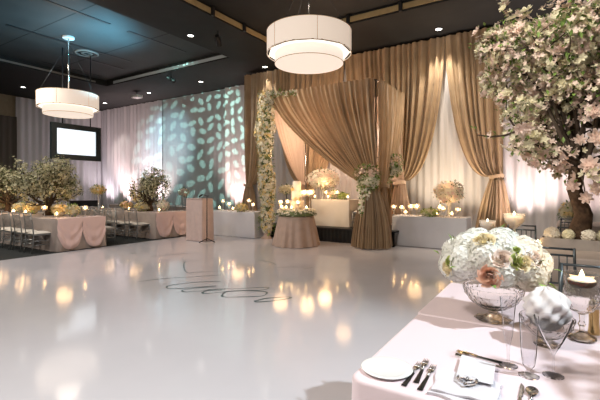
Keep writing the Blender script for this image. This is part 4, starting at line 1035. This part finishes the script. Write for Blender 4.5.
# uplights against the drapes
def up(px, v, e, col, spot=80, z=.12, back=.75, h=3.4):
    p = at_v(px, v); light('SPOT', 'uplight', (p.x,v-back,z), e, col, target=(p.x,v+.1,h), size=.08, spot=spot, blend=.8)
up(128,12.6,800,(1,.72,.68)); up(158,12.6,800,(1,.74,.70)); up(238,12.55,600,(1,.66,.62)); up(110,12.6,350,(.95,.8,.85)); up(88,12.6,200,(.95,.8,.85))
for px, e in ((318,170),(345,130)): up(px,11.5,e,PEACH, h=2.6)
up(436,11.55,220,(1,.82,.60)); up(468,11.55,180,(1,.82,.60))
up(533,11.6,420,(1,.80,.76)); up(590,11.6,200,(1,.74,.72)); up(512,11.6,150,(1,.8,.76))
# cool wash on the drapes high up and the far tray
light('SPOT', 'cyan_wash', (-14.0,8.6,5.6), 900, (.45,.82,1), target=(-15.6,12.8,3.4), size=.2, spot=50, blend=1)
light('SPOT', 'cyan_wash', (-11.0,7.2,4.3), 800, (.22,.70,1), target=(-11.6,6.4,6), size=.3, spot=130, blend=1)
# canopy front wash and interior glow
light('SPOT', 'stage_wash', (-9.6,6.2,5.6), 1000, (1,.82,.58), target=(-5.2,9.4,2.6), size=.15, spot=38, blend=.8)
light('SPOT', 'stage_wash', (.6,8.0,5.6), 480, (1,.82,.60), target=(-3.4,11.6,3.0), size=.15, spot=48, blend=.8)
light('POINT', 'canopy_glow', (-5.6,10.3,3.0), 170, (1,.70,.50), size=.3)
# candle groups
for p, e in (((CT.x-.1,CT.y-.55,1.35),9),((CT.x+.45,CT.y-.2,1.45),8),((-5.3,9.6,1.55),16),((-2.15,9.85,1.75),10),((-4.1,8.3,1.9),6),((-3.0,10.1,1.15),5),((-2.1,10.1,1.15),5),((-8.0,9.1,1.1),6),((-10.2,5.2,1.2),7),((-11.9,5.0,1.1),7),((-13.2,5.0,1.1),6),((-10.9,7.7,1.15),6),((-12.5,7.8,1.15),4)):
    light('POINT', 'candle_glow', p, e, (1,.58,.27), size=.12)
light('POINT', 'candle_glow', (.105,2.26,ZF2+.31), 2.4, (1,.7,.4), size=.02)
light('POINT', 'candle_glow', (-.42,5.5,1.2), 7, (1,.7,.42), size=.05)
# key on the foreground table and the blossom tree
light('SPOT', 'table_spot', (3.3,1.8,5.6), 1700, (.84,.93,1), target=(-.1,2.1,.8), size=.06, spot=46, blend=.6)
light('SPOT', 'tree_spot', (-.9,1.8,5.6), 800, (1,.93,.80), target=(.2,5.6,2.8), size=.1, spot=50, blend=.7)

w = bpy.data.worlds.new('world'); S.world = w; w.use_nodes = True; w.node_tree.nodes['Background'].inputs[0].default_value = (.02,.025,.03,1); w.node_tree.nodes['Background'].inputs[1].default_value = .3
vs_ = S.view_settings; vs_.view_transform = 'Standard'; vs_.look = 'None'; vs_.exposure = 0; vs_.gamma = 1; vs_.use_curve_mapping = False
S.cycles.caustics_reflective = False; S.cycles.caustics_refractive = False; S.cycles.sample_clamp_indirect = 3
